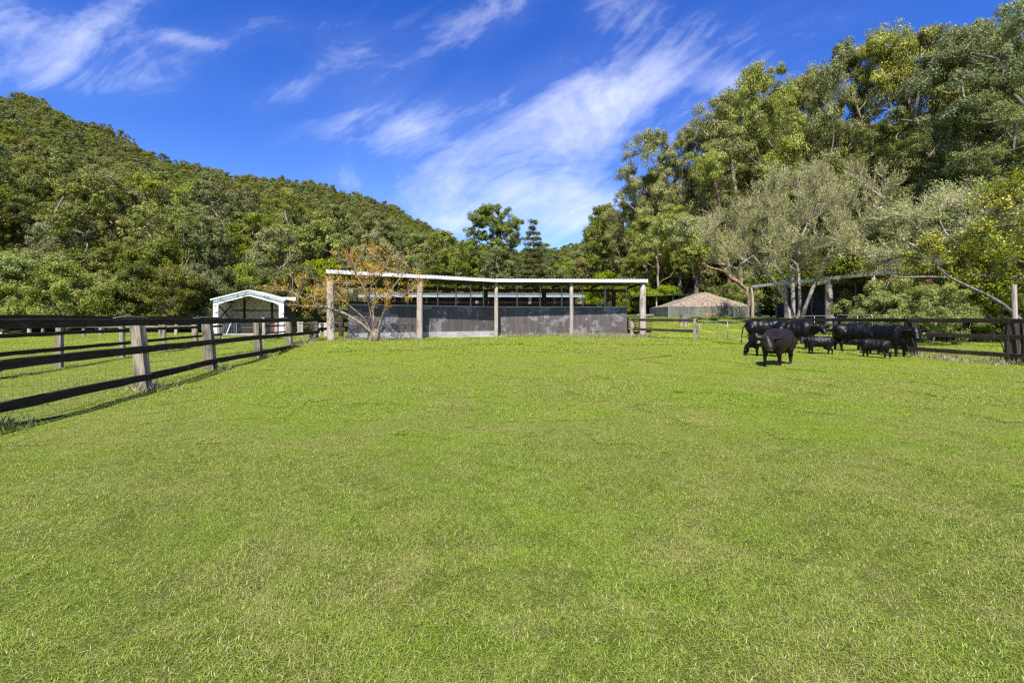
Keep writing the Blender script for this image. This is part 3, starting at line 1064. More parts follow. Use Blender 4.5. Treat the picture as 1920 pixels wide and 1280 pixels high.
# individual trees on the lower slope and at its foot
mid_kinds = {
    'gum': [make_tree(200 + i, H=14, z0=4.0, W=[7.5, 8.5, 8, 9][i], n=34, R=1.25, n_per=400, L=0.25, Wd=0.135, r0=0.2, shape=['dome', 'vase', 'dome', 'column'][i],
                      leafm='leaf_hill', droop=0.5, seglen=1.0, sub=8, fill=0.6)[:2] for i in range(4)],
    'bright': [make_tree(220 + i, H=12, z0=2.2, W=8.5, n=40, R=1.25, n_per=400, L=0.24, Wd=0.14, r0=0.2, leafm='leaf_bright', droop=0.2, seglen=1.0, sub=8)[:2] for i in range(2)],
    'dark': [make_tree(230 + i, H=13, z0=1.0, W=[6, 7][i], n=44, R=1.2, n_per=400, L=0.22, Wd=0.11, r0=0.22, leafm='leaf_dark', barkm='bark_brown', droop=0.2, seglen=1.0,
                       shape=['column', 'dome'][i], sub=8)[:2] for i in range(2)],
    'olive': [make_tree(240 + i, H=11, z0=2.2, W=8, n=36, R=1.2, n_per=400, L=0.24, Wd=0.12, r0=0.2, leafm='leaf_olive', droop=0.5, seglen=1.0, sub=8)[:2] for i in range(2)],
}
KINDLAB = {
    'gum': ('gum_tree', 'green gum tree', 'gum trees on the lower slope'),
    'bright': ('leafy_tree', 'bright green leafy tree', 'bright leafy trees on the lower slope'),
    'dark': ('dark_tree', 'dark green dense tree', 'dark dense trees on the lower slope'),
    'olive': ('olive_tree', 'olive bushy gum tree', 'olive bushy gum trees on the lower slope'),
}
PLACES = [(-9, 120, 'above the far fence end'), (120, 260, 'behind the far fence posts'), (260, 400, 'left of the white shed'),
          (400, 560, 'behind the white shed'), (560, 800, 'behind the autumn tree'), (800, 1050, 'behind the middle stable roof'),
          (1050, 9999, 'behind the right stable end')]
ip_ = hill_points(0, lambda u: float(np.interp(u, RU, RIDGE[:, 3])) + 4.0, near_limit, lambda y: 5.6 if y < 100 else 7.0, -1.25, 0.30, 9)
R_.shuffle(ip_)
pick = ip_[:285]
print('lower slope trees', len(pick), 'of', len(ip_))
rest = np.array(ip_[285:]) if len(ip_) > 285 else np.zeros((0, 2))
for (x, y) in pick:
    px = 960 + F * x / y
    q = R_.random()
    kind = 'gum' if q < 0.58 else 'olive' if q < 0.74 else 'dark' if q < 0.86 else 'bright'
    if px > 780 and q < 0.30:
        kind = 'bright'
    nm, lb, gr = KINDLAB[kind]
    plc = next(t for a, b_, t in PLACES if px < b_)
    dist = 'at the hill foot' if y < 66 else 'midway up the slope' if y < 85 else 'high on the slope'
    s = R_.uniform(0.72, 1.08)
    place_tree(nm, R_.choice(mid_kinds[kind]), x, y, (s, s, s * R_.uniform(0.9, 1.12)), R_.uniform(0, 6.28),
               '%s %s, %s' % (lb, dist, plc), 'tree', gr)

# bushy thicket at the edge of the far paddock
edge_m = [make_tree(260 + i, H=6.0, z0=0.3, W=[7.5, 6.5, 7][i], n=46, R=1.0, n_per=520, L=0.16, Wd=0.085, r0=0.14, leafm=['leaf_bright', 'leaf_olive', 'leaf_dark'][i], barkm='bark_brown',
                    droop=0.2, seglen=0.7, sub=8, attach=0.1)[:2] for i in range(3)]
EDGE = [(-40, 41, 7.0, 0), (45, 42, 6.6, 0), (120, 41, 6.2, 0), (200, 43, 5.6, 1), (265, 45, 6.5, 2), (320, 43, 6.0, 2), (372, 46, 6.5, 1), (85, 48, 7.5, 1), (170, 48, 7.0, 1), (230, 50, 8.5, 2),
        (10, 47, 8.0, 1), (300, 50, 9.0, 2), (410, 48, 6.5, 2), (455, 50, 7.0, 0), (505, 48, 6.5, 2), (560, 46, 6.5, 2), (600, 50, 7.5, 0), (645, 46, 5.5, 1), (-120, 43, 7.5, 1), (-210, 46, 8.0, 2)]
for i, (px, d, h, k) in enumerate(EDGE):
    place_tree('bushy_tree', edge_m[k], X(px, d), d, (h / 6 * R_.uniform(0.9, 1.1), h / 6, h / 6), R_.uniform(0, 6.28),
               '%s low bushy tree at the paddock edge, %s' % (['bright green', 'yellow olive', 'dark green'][k],
                                                             'behind the bleached far fence' if px < 380 else 'close behind the white shed' if px < 570 else 'left behind the autumn tree'),
               'tree', 'bushy trees along the far paddock edge')

# the two landmark trees
m_dome = make_tree(307, H=25, z0=11.5, W=15.5, n=125, R=1.5, n_per=520, L=0.26, Wd=0.14, r0=0.34, leafm='leaf_dome', barkm='bark_gum', droop=0.3, seglen=1.3, flat=0.6, inner=0.25, up=0.3,
                   attach=0.6, fill=0.5)
place_tree('gum_tree', m_dome[:2], X(927, 100), 100, (1.0, 1.0, 0.97), 0.6, 'tall lone gum tree with open dome crown above the forest skyline', 'tree', z=0.4)


def conifer(seed, H, W, n_tier, L, Wd, leafm):
    r = np.random.default_rng(seed)
    mb_v, mb_q = [], []
    trunk = [(0, 0, z) for z in np.linspace(-0.2, H, 12)]
    cl = []
    for i in range(n_tier):
        t = i / (n_tier - 1)
        z = H * (0.08 + 0.9 * t)
        rad = W / 2 * (1 - t) ** 0.8 + 0.15
        m_ = max(3, int(9 * (1 - t) + 3))
        for k in range(m_):
            a = 2 * math.pi * (k + r.random() * 0.7) / m_
            q = rad * r.uniform(0.75, 1.1)
            cl.append(np.array([math.cos(a) * q, math.sin(a) * q, z + 0.12 * q]))
            if q > 1.2:
                cl.append(np.array([math.cos(a) * q * .55, math.sin(a) * q * .55, z]))
    t = Tree(seed, trunk, 0.3, cl, up=0.0, jitter=0.05, seglen=0.8)
    wv, wq = t.wood(rmin=0.01)
    lv, lval = clump_leaves(r, cl, 0.8, 260, L, Wd, 0.55, 0.2, 7)
    return fast_mesh('trunk', wv, wq, [M['bark_brown']], smooth_=True), fast_mesh('crown', lv, quads_for(len(lv)), [M[leafm]], v=lval)


place_tree('pine_tree', conifer(5, 18.5, 6.5, 17, 0.26, 0.08, 'leaf_dark'), X(1001, 88), 88, (1.12, 1.12, 1.0), 0, 'dark pointed conifer standing right of the lone dome-crowned gum', 'tree', z=0.6)

# right-hand forest of tall gums
big = [make_tree(400 + i, H=29, z0=[8, 9, 7, 10, 8][i], W=[12, 13, 11, 12, 13][i], n=[78, 84, 72, 76, 80][i], R=1.75, n_per=1050, L=0.26, Wd=0.095, r0=0.42, shape=['column', 'dome', 'column', 'vase', 'dome'][i],
                 leafm='leaf_gum', barkm='bark_gum', droop=0.9, seglen=1.3, sub=10, flat=0.85, jitter=0.14, trunk_n=8, fill=0.6)[:2] for i in range(5)]
GUMS = [  # px, distance, top row, width px, kind, label
    (1150, 72, 415, 60, 0, 'small gum at the left end of the tall forest, nearest the gap in the hills'),
    (1182, 68, 350, 80, 2, 'slender gum leaning over the left edge of the tall forest'),
    (1232, 62, 222, 115, 0, 'grey-green gum with ragged outline behind right end of the stable roof'),
    (1290, 66, 235, 110, 1, 'rounded gum just right of the ragged leftmost tall gum'),
    (1345, 60, 168, 130, 2, 'tall gum rising directly behind the netted aviary'),
    (1402, 66, 150, 120, 1, 'gum set back between the two highest left crowns of the tall forest'),
    (1455, 58, 92, 140, 0, 'highest gum in the left half of the tall forest'),
    (1520, 66, 118, 120, 4, 'gum with grey foliage behind the pale twiggy tree'),
    (1580, 56, 70, 140, 1, 'broad gum with silvery drooping leaves above the twiggy tree'),
    (1650, 54, 46, 160, 4, 'very tall silvery gum above the right stable roof'),
    (1730, 56, 50, 150, 0, 'gum with rounded top left of the dark feathery tree'),
    (1880, 52, 8, 170, 3, 'tall gum at the top right corner of the forest'),
    (1960, 46, -30, 190, 1, 'tall gum partly out of frame at the right edge'),
    (2080, 48, -60, 190, 2, 'tall gum beyond the right edge of the forest'),
    (1765, 63, 62, 160, 0, 'gum crown filling the gap between the silvery gum and the feathery tree'),
    (1840, 62, 38, 160, 1, 'gum crown set back behind the tall dark feathery tree'),
    (1440, 72, 170, 140, 2, 'gum crown behind the highest gum of the left half'),
    (1485, 74, 140, 140, 4, 'gum crown deep between the two highest left gums'),
    (1215, 56, 400, 90, 4, 'lower gum in front of the forest, above the stable end post'),
    (1275, 54, 380, 90, 3, 'short gum with bare lower limbs above the low dark shed'),
    (1370, 55, 330, 120, 3, 'reddish-trunked gum left of the pale twiggy tree'),
    (1440, 60, 300, 110, 1, 'gum filling the gap behind the twiggy tree, left side'),
    (1620, 50, 220, 120, 0, 'gum in the shade right behind the twiggy tree'),
    (1700, 46, 250, 130, 2, 'half-shaded gum above the right stable'),
]
big_dark = {}
for (px, d, py, w, k, lab) in GUMS:
    zb = G(X(px, d), d)
    H = ZY(py, d) - zb
    Wm = w / F * d
    bw = [12, 13, 11, 12, 13][k]
    sxy = Wm / bw * 1.12
    mesh_pair = big[k]
    if px >= 1370 and py > 200:      # lower trees: forest shade put into their leaf colour
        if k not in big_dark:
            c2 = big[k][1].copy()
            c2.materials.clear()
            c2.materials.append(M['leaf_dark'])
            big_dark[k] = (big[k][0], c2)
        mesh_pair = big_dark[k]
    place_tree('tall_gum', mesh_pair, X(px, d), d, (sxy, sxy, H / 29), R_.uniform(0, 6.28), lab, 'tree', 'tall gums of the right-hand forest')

# dark feathery tree and companions on the far right
feath = make_tree(430, H=24, z0=5, W=14, n=90, R=1.5, n_per=900, L=0.24, Wd=0.085, r0=0.4, leafm='leaf_feather', barkm='bark_grey', droop=-0.2, seglen=1.2, sub=9, shape='dome', flat=0.5, fill=0.6)
place_tree('feathery_tree', feath[:2], X(1800, 44), 44, (1.0, 1.0, (ZY(32, 44) - G(X(1800, 44), 44)) / 24), 1.0, 'very tall dark feathery tree with upswept twigs near the top right corner', 'tree')
place_tree('feathery_tree', feath[:2], X(1905, 40), 40, (0.8, 0.8, 0.80), 2.6, 'second dark feathery tree, shorter, at the right edge behind the yellow blossom', 'tree')

# understory bushes in the forest shade
und = [make_tree(440 + i, H=5.0, z0=0.2, W=6.0, n=40, R=0.95, n_per=480, L=0.16, Wd=0.09, r0=0.1, leafm=['leaf_dark', 'leaf_bright', 'leaf_olive'][i], barkm='bark_brown', droop=0.1, seglen=0.6, sub=8,
                 attach=0.1)[:2] for i in range(3)]
UND = [(1130, 60, 5.5, 1), (1165, 56, 4.5, 0), (1195, 50, 4.0, 1), (1225, 58, 6, 0), (1262, 60, 5.5, 0), (1300, 56, 6.5, 0), (1330, 62, 7, 0), (1362, 56, 6, 0), (1395, 60, 7, 0), (1430, 58, 6.5, 0),
       (1470, 56, 6, 0), (1510, 54, 7, 0), (1550, 52, 6, 2), (1590, 50, 7, 0), (1640, 48, 6.5, 0), (1690, 46, 7, 0), (1740, 44, 7, 0), (1790, 42, 6.5, 0), (1840, 40, 6.5, 0), (1890, 40, 7, 0),
       (1950, 38, 6.5, 0), (2040, 38, 7, 0), (1245, 49, 3.2, 1), (1385, 50, 3.6, 1), (1318, 50, 3.4, 1), (1660, 42, 4.5, 2), (1720, 40, 5, 2), (1880, 36, 5, 2)]
UPL = [(1240, 'beside the low dark shed'), (1420, 'behind the netted aviary'), (1620, 'behind the right stable'), (1780, 'behind the leafy shrubs'), (9999, 'at the right edge of the forest')]
for (px, d, h, k) in UND:
    place_tree('understory_bush', und[k], X(px, d), d, (h / 5, h / 5, h / 5), R_.uniform(0, 6.28),
               '%s forest bush in the shade %s' % (['dark green', 'fresh green', 'olive'][k], next(t for a, t in UPL if px < a)), 'bush', 'bushes under the tall gums')

# more trees beyond, closing the forest
back_m = mid_kinds['gum']
for i in range(44):
    px = 1120 + i * 22 + R_.uniform(-12, 12)
    d = R_.uniform(70, 86)
    h = R_.uniform(15, 19) + 11 * min(1, max(0, (px - 1160) / 330))
    place_tree('gum_tree', back_m[i % 4], X(px, d), d, (h / 14 * 0.8, h / 14 * 0.8, h / 14), R_.uniform(0, 6.28),
               'gum tree deep in the shaded back of the right-hand forest', 'tree', 'gums at the back of the right-hand forest')


# ------------------------------------------------------------------ small detailed trees
def twig_mesh(r, tree, n, lmin, lmax, rad, upw=0.6, from_r=0.05, mat='bark_pale'):
    """thin curved twigs leaving the thinner branches"""
    P = np.array(tree.P)
    cand = np.where(tree.rad < from_r)[0]
    cand = cand[cand >= tree.ntrunk // 2]
    idx_ = r.choice(cand, n)
    par = np.array(tree.par)
    bd = P[idx_] - P[np.maximum(par[idx_], 0)]
    bd /= np.maximum(np.linalg.norm(bd, axis=1, keepdims=True), 1e-6)
    d = bd + rand_unit(r, n) * 0.9
    d[:, 2] += upw
    d /= np.linalg.norm(d, axis=1, keepdims=True)
    L = r.uniform(lmin, lmax, n)[:, None]
    p0 = P[idx_]
    bend = rand_unit(r, n) * 0.22 * L
    bend[:, 2] = np.abs(bend[:, 2])
    p1 = p0 + d * L * 0.5
    p2 = p0 + d * L + bend
    rr = (rad * r.uniform(0.6, 1.3, n))[:, None]
    ref = np.array([0.2, 0.3, 0.9])
    a = np.cross(d, ref)
    a /= np.maximum(np.linalg.norm(a, axis=1, keepdims=True), 1e-6)
    c = np.cross(d, a)
    vs = []
    for pp, k in ((p0, 1.0), (p1, 0.75), (p2, 0.3)):
        for th in (0, 2.09, 4.19):
            vs.append(pp + (a * math.cos(th) + c * math.sin(th)) * rr * k)
    co = np.stack(vs, 1)   # n,9,3
    i0 = np.arange(n)[:, None] * 9
    q = []
    for ring in (0, 3):
        for k in range(3):
            k2 = (k + 1) % 3
            q.append(np.concatenate([i0 + ring + k, i0 + ring + k2, i0 + ring + 3 + k2, i0 + ring + 3 + k], 1))
    q = np.stack(q, 1).reshape(-1, 4)
    return fast_mesh('twigs', co.reshape(-1, 3), q, [M[mat]]), p1, p2, d


def leaf_on_twigs(r, p1, p2, per, L, W, droop, leafm, spread=0.12, keep=1.0, name='crown'):
    n = len(p1)
    sel = r.random(n) < keep
    p1, p2 = p1[sel], p2[sel]
    n = len(p1)
    t = r.random((n, per, 1)) ** 0.7
    p = p1[:, None] + (p2 - p1)[:, None] * t * 1.05
    p = p.reshape(-1, 3) + r.normal(0, spread, (n * per, 3))
    d = rand_unit(r, len(p))
    d[:, 2] -= droop
    d /= np.linalg.norm(d, axis=1, keepdims=True)
    co = leaves_geo(p, d, r, L * r.uniform(0.6, 1.3, len(p)), W * r.uniform(0.7, 1.3, len(p)))
    v = np.repeat(np.clip(np.repeat(r.random(n), per) * 0.6 + 0.4 * r.random(n * per), 0, 1), 4)
    return fast_mesh(name, co, quads_for(len(co)), [M[leafm]], v=v)


def multi_stem(seed, stems, cl, r0, seglen, up=0.3, jitter=0.1, base_r=0.1):
    """several trunks leaving one stool: each stem a polyline; clumps shared among them"""
    r = np.random.default_rng(seed)
    tips = [np.array(s[-1]) for s in stems]
    groups = [[] for _ in stems]
    for c in cl:
        k = int(np.argmin([np.linalg.norm((c - t) * np.array([1, 1, 0.6])) for t in tips]))
        groups[k].append(c)
    return [Tree(seed + i, s, r0[i], g_ or [np.array(s[-1]) + np.array([0, 0, 0.5])], seglen=seglen, up=up, jitter=jitter) for i, (s, g_) in enumerate(zip(stems, groups))]


def join_wood(trees, sides=7, rmin=0.006):
    vs, qs, k = [], [], 0
    for t in trees:
        v_, q_ = t.wood(sides=sides, rmin=rmin, flare=1.25)
        vs.append(v_)
        qs.append(q_ + k)
        k += len(v_)
    return np.concatenate(vs), np.concatenate(qs)


def cat_trees(trees):
    class T_: pass
    t = T_()
    t.P, t.par, t.rad, t.ntrunk = [], [], [], 0
    for q in trees:
        k = len(t.P)
        t.P += list(q.P)
        t.par += [(-1 if p < 0 else p + k) for p in q.par]
        t.rad += [9.0 if i < q.ntrunk // 2 else v_ for i, v_ in enumerate(q.rad)]
    t.rad = np.array(t.rad)
    return t


# pale twiggy paperbark-like tree behind the cattle: several leaning stems
r = np.random.default_rng(61)
TX, TY = X(1494, 31), 31.0
stems = [
    [(-0.40, 0, -0.2), (-0.48, 0, 1.0), (-0.75, 0.1, 2.0), (-1.3, 0.1, 2.9), (-2.1, 0, 3.7), (-2.8, 0, 4.6)],
    [(-0.15, 0.1, -0.2), (-0.18, 0.1, 1.4), (-0.2, 0.1, 2.8), (-0.45, 0.2, 4.3), (-0.6, 0.1, 5.8)],
    [(0.25, 0, -0.2), (0.5, 0, 1.2), (1.0, -0.1, 2.6), (1.75, 0, 4.2), (2.7, 0, 5.8)],
    [(0.1, 0.3, -0.2), (0.5, 0.5, 1.4), (0.7, 0.9, 3.0), (1.0, 1.2, 4.6)],
]
cl = envelope(r, 180, 9.6, 2.9, 9.6, 'dome', fill=0.6, inner=0.15)
cl = [c + np.array([0.05, 0, 0.12 * abs(c[0])]) for c in cl if not (c[0] > -1.8 and c[2] < 3.9)]
cl += [np.array([r.uniform(-5.2, -2.6), r.uniform(-1, 1), r.uniform(2.6, 5.0)]) for _ in range(3)]
tw = multi_stem(61, stems, cl, [0.10, 0.125, 0.125, 0.09], 0.5, up=0.7, jitter=0.06)
wv, wq = join_wood(tw)
ct = cat_trees(tw)
o = thing('twiggy_tree', 'wide pale-stemmed twiggy tree with thin foliage standing behind the cattle', 'tree', (TX, TY, G(TX, TY)))
link_mesh('trunk', fast_mesh('trunk', wv, wq, [M['bark_pale']], smooth_=True), o)
tm, p1, p2, dd = twig_mesh(r, ct, 8000, 0.5, 1.2, 0.0105, 0.8, mat='twig_pale')
link_mesh('twigs', tm, o)
link_mesh('crown', leaf_on_twigs(r, p1, p2, 9, 0.14, 0.045, -0.6, 'leaf_thin', 0.07, 0.6), o)

# a second pale twiggy tree, right of it, mostly bare fine branches
r = np.random.default_rng(62)
TX2, TY2 = X(1770, 27), 27.0
stems = [[(0, 0, -0.2), (0.1, 0, 1.0), (-0.1, 0, 2.2), (-0.5, 0, 3.6)], [(0.2, 0, -0.2), (0.6, 0.1, 1.4), (1.4, 0.1, 2.9), (2.2, 0, 4.0)]]
cl = envelope(r, 56, 7.8, 3.9, 7.0, 'dome', fill=0.6, inner=0.2)
tw = multi_stem(62, stems, cl, [0.13, 0.12], 0.5, up=0.1, jitter=0.16)
wv, wq = join_wood(tw)
ct = cat_trees(tw)
o = thing('twiggy_tree', 'thin pale tree with sideways bare twigs between twiggy tree and yellow blossom', 'tree', (TX2, TY2, G(TX2, TY2)))
link_mesh('trunk', fast_mesh('trunk', wv, wq, [M['bark_pale']], smooth_=True), o)
tm, p1, p2, dd = twig_mesh(r, ct, 2000, 0.5, 1.3, 0.011, 0.15, mat='twig_pale')
link_mesh('twigs', tm, o)
link_mesh('crown', leaf_on_twigs(r, p1, p2, 7, 0.17, 0.055, -0.1, 'leaf_thin', 0.09, 0.75), o)

# yellow-blossom tree at the right edge
r = np.random.default_rng(63)
TX3, TY3 = X(1925, 22), 22.0
cl = envelope(r, 80, 7.4, 2.8, 5.6, 'dome', fill=0.6, inner=0.2)
trunk = [(0.6, 0, -0.2), (0.5, 0, 0.8), (0.35, 0, 1.6), (0.1, 0, 2.6)]
t = Tree(63, trunk, 0.13, cl, seglen=0.5, up=0.1)
wv, wq = t.wood(rmin=0.006)
o = thing('blossom_tree', 'tree with yellow blossom clusters overhanging the right end of the fence', 'tree', (TX3, TY3, G(TX3, TY3)))
link_mesh('trunk', fast_mesh('trunk', wv, wq, [M['bark_grey']], smooth_=True), o)
tm, p1, p2, dd = twig_mesh(r, t, 1900, 0.35, 0.8, 0.009, 0.2, mat='bark_grey')
link_mesh('twigs', tm, o)
link_mesh('crown', leaf_on_twigs(r, p1, p2, 12, 0.12, 0.05, 0.1, 'leaf_lime', 0.10), o)
hi = p2[:, 2] > 3.9
ysel = hi & (np.sin(p2[:, 0] * 2.1 + 1) * np.sin(p2[:, 2] * 2.7) + r.normal(0, 0.3, len(p2)) > 0.35)
link_mesh('blossom', leaf_on_twigs(r, p1[ysel], p2[ysel], 12, 0.11, 0.085, 0.0, 'leaf_yellow', 0.10, name='blossom'), o)

# autumn tree beside the stable
r = np.random.default_rng(64)
AX, AY = X(703, 19.4), 19.4
stems = [
    [(-0.12, 0, -0.15), (-0.14, 0, 0.35), (-0.55, 0, 0.72), (-1.25, 0.1, 1.12), (-2.1, 0.1, 1.4), (-3.0, 0.1, 1.75)],
    [(0.02, 0.05, -0.15), (-0.03, 0.05, 0.5), (-0.1, 0.05, 1.2), (-0.45, 0.1, 2.1), (-0.9, 0.1, 2.9)],
    [(0.1, 0, -0.15), (0.14, 0, 0.5), (0.36, 0, 1.2), (0.62, 0, 2.0), (1.2, 0, 2.8)],
    [(0.0, -0.05, -0.15), (-0.04, -0.1, 0.6), (-0.22, -0.1, 1.5), (-0.15, -0.1, 2.3)],
    [(-0.1, 0.1, 0.2), (-0.5, 0.15, 0.95), (-1.2, 0.3, 1.5), (-1.9, 0.3, 2.2)],
]
cl = []
for _ in range(46):
    a = r.uniform(0, 6.28)
    q = r.random() ** 0.6
    cl.append(np.array([math.cos(a) * 1.7 * q + 0.1, math.sin(a) * 1.0 * q, r.uniform(1.7, 3.55)]))
for _ in range(26):
    cl.append(np.array([r.uniform(-3.7, -1.2), r.uniform(-0.6, 0.7), r.uniform(1.3, 2.6)]))
tw = multi_stem(64, stems, cl, [0.052, 0.042, 0.046, 0.03, 0.03], 0.3, up=0.25, jitter=0.14)
wv, wq = join_wood(tw, rmin=0.005)
ct = cat_trees(tw)
o = thing('autumn_tree', 'small spreading tree with sparse orange leaves in front of the long stable', 'tree', (AX, AY, G(AX, AY)))
mb = MB()
mb.tube([(AX, AY, G(AX, AY) - 0.1), (AX + 0.02, AY, G(AX, AY) + 0.2), (AX, AY, G(AX, AY) + 0.5)], [0.17, 0.135, 0.12], 10)
mb.build('stump', M['bark_tan'], o, True)
link_mesh('trunk', fast_mesh('trunk', wv, wq, [M['bark_tan']], smooth_=True), o)
tm, p1, p2, dd = twig_mesh(r, ct, 620, 0.25, 0.6, 0.006, 0.35, mat='twig_pale')
link_mesh('twigs', tm, o)
link_mesh('crown', leaf_on_twigs(r, p1, p2, 13, 0.095, 0.034, 0.6, 'leaf_autumn', 0.06, 0.42), o)

# gums with bare lower trunks at the front of the forest
def front_gum(seed, d, trunk_px, blobs, r0, label, barkm='bark_brown', R=1.0, n_per=420, leafm='leaf_gum', bare=8):
    r = np.random.default_rng(seed)
    base = np.array([X(trunk_px[0][0], d), d, 0.0])
    base[2] = G(base[0], base[1])
    tr = [np.array([X(px, d + k * 0.25), d + k * 0.25, ZY(py, d)]) - base for k, (px, py) in enumerate(trunk_px)]
    fine_ = []
    for a, c in zip(tr[:-1], tr[1:]):
        for t_ in (0, 1 / 3, 2 / 3):
            fine_.append(a + (c - a) * t_ + r.normal(0, 0.04, 3))
    fine_.append(tr[-1])
    cl = []
    for (px, py, rad, n) in blobs:
        for _ in range(n):
            q = rand_unit(r, 1)[0] * r.random() ** 0.4 * rad / F * d
            cl.append(np.array([X(px, d), d + 0.8, ZY(py, d)]) - base + q)
    nb_ = len(cl)
    lo = min(t_[2] for t_ in tr[len(tr) // 2:])
    dead = []
    for _ in range(bare):      # dead side limbs
        j = r.integers(len(fine_) // 3, len(fine_))
        sgn = r.choice([-1, 1])
        dead.append(fine_[j] + np.array([sgn * r.uniform(1.0, 2.6), r.uniform(-1, .5), r.uniform(-0.1, 1.0)]))
    t = Tree(seed, fine_, r0, cl + dead, seglen=0.55, up=0.1, jitter=0.16)
    wv, wq = t.wood(rmin=0.02)
    o = thing('bare_trunked_gum', label, 'tree', tuple(base))
    link_mesh('trunk', fast_mesh('trunk', wv, wq, [M[barkm]], smooth_=True), o)
    lv, lval = clump_leaves(r, cl, R, n_per, 0.2, 0.08, 0.85, 0.8, 9)
    link_mesh('crown', fast_mesh('crown', lv, quads_for(len(lv)), [M[leafm]], v=lval), o)


front_gum(501, 47, [(1402, 597), (1404, 560), (1400, 542), (1372, 520), (1352, 497), (1336, 478)], [(1320, 465, 28, 12), (1350, 455, 26, 10), (1300, 478, 18, 5)], 0.19,
          'reddish leaning gum trunk forking left above the netted aviary', 'bark_red')
front_gum(502, 48, [(1307, 592), (1306, 545), (1307, 510), (1303, 480), (1300, 450)], [(1290, 440, 30, 12), (1315, 425, 26, 10)], 0.24, 'slim tan gum trunk with dead side limbs behind the aviary left part', 'bark_brown')
front_gum(503, 50, [(1236, 590), (1235, 550), (1234, 500), (1228, 460)], [(1222, 440, 30, 12), (1245, 420, 24, 8)], 0.13, 'thin pale spotted trunk behind the low dark shed', 'bark_gum', bare=4)
front_gum(504, 54, [(1392, 590), (1388, 480), (1384, 400), (1378, 345), (1370, 300)], [(1365, 270, 40, 10), (1395, 290, 30, 8)], 0.26, 'straight pale gum trunk catching the sun left above the twiggy tree', 'bark_gum', bare=5)
front_gum(505, 52, [(1372, 590), (1362, 440), (1350, 380), (1338, 335)], [(1325, 310, 36, 10), (1345, 300, 30, 8)], 0.2, 'tan gum trunk leaning left inside the tall forest', 'bark_red', bare=5)

# leafy shrubs behind the right fence
shr = []
for i, (H, W, n, L, Wd, lm, seed) in enumerate([(3.0, 3.6, 34, 0.17, 0.085, 'leaf_bright', 71), (3.4, 4.2, 40, 0.13, 0.07, 'leaf_red', 72), (3.2, 4.0, 40, 0.15, 0.075, 'leaf_bright', 73), (4.2, 5.0, 44, 0.14, 0.07, 'leaf_olive', 74)]):
    shr.append(make_tree(seed, H=H, z0=0.15, W=W, n=n, R=0.55, n_per=620, L=L * 0.62, Wd=Wd * 0.62, r0=0.06, leafm=lm, barkm='bark_grey', droop=0.5, seglen=0.3, sub=7, flat=0.6, rmin=0.006, attach=0.1)[:2])
SHR = [(1640, 26, 0, 1.05, 'bright green drooping-leaved shrub at the right end of the open stable'),
       (1668, 24, 2, 0.8, 'fresh green shrub behind the tallest cow'),
       (1745, 21.5, 2, 0.85, 'bright green shrub over the fence between the two right-hand posts'),
       (1712, 25, 1, 1.15, 'yellow-green shrub with red leaf tips behind the fence'),
       (1775, 26, 1, 1.65, 'larger red-tinged shrub in the middle of the shrubbery'),
       (1815, 24, 0, 0.95, 'green shrub below the slanting pale branch'),
       (1850, 27, 1, 1.6, 'tall yellow-green shrub right of the red-tinged shrubs'),
       (1905, 26, 1, 1.35, 'yellow-green shrub at the right edge behind the end post'),
       (1960, 24, 3, 1.1, 'olive shrub just beyond the right edge'),
       (1700, 29, 3, 1.35, 'tall loose shrub behind the red-tipped shrubs')]
M['leaf_wine'] = leaf_mat('wine red leaves', (0.10, 0.03, 0.02), (0.24, 0.06, 0.03), (0.40, 0.16, 0.05), 0.1, 0.01, trans=0.3)
wine = make_tree(79, H=2.9, z0=0.9, W=3.2, n=7, R=0.42, n_per=170, L=0.10, Wd=0.05, r0=0.02, leafm='leaf_wine', droop=0.4, seglen=0.5, sub=5, flat=0.6, rmin=0.004, attach=0.1, inner=0.9)[1]
wine.name = 'red_leaves'
for (px, d, k, s, lab) in SHR:
    o = place_tree('shrub', shr[k], X(px, d), d, s, R_.uniform(0, 6.28), lab, 'shrub', 'shrubs behind the right fence')
    if k == 1:
        link_mesh('red_leaves', wine, o).rotation_euler = (0, 0, R_.uniform(0, 6.28))

# slanting pale branch growing from the base of the end post
r = np.random.default_rng(80)
D = 15.0
def q3(px, py, d=D): return (X(px, d), d, ZY(py, d))
o = thing('leaning_branch', 'long bare grey branch slanting up leftwards from behind the end post', 'branch', (X(1915, D), D, G(X(1915, D), D)))
mb = MB()
mb.tube([q3(1935, 640), q3(1912, 598), q3(1880, 570), q3(1850, 553), q3(1815, 537), q3(1782, 521), q3(1768, 510), q3(1757, 500)], [0.07, 0.06, 0.052, 0.05, 0.045, 0.04, 0.03, 0.018], 8)
mb.build('limb', M['bark_grey'], o, True)
mb = MB()
mb.tube([q3(1782, 521), q3(1755, 519), q3(1725, 519), q3(1690, 520), q3(1672, 516), q3(1655, 505)], [0.032, 0.028, 0.026, 0.022, 0.016, 0.008], 6)
mb.tube([q3(1770, 512), q3(1765, 502), q3(1757, 491)], [0.02, 0.014, 0.008], 6)
mb.tube([q3(1742, 519), q3(1742, 505), q3(1745, 498)], [0.012, 0.01, 0.006], 5)
mb.tube([q3(1672, 516), q3(1664, 535), q3(1655, 550)], [0.014, 0.01, 0.006], 5)
for k in range(46):
    a = q3(1672 - r.random() * 30, 516 - r.random() * 20) if k % 2 else q3(1757 + r.uniform(-8, 8), 500 + r.uniform(-8, 5))
    dx_, dz_ = r.normal(0, 0.4), abs(r.normal(0.1, 0.3))
    mb.tube([a, (a[0] + dx_ * 0.5, a[1] + r.normal(0, .2), a[2] + dz_ * 0.7), (a[0] + dx_, a[1] + r.normal(0, .3), a[2] + dz_)], [0.008, 0.006, 0.003], 4)
mb.build('side_branches', M['bark_grey'], o, True)


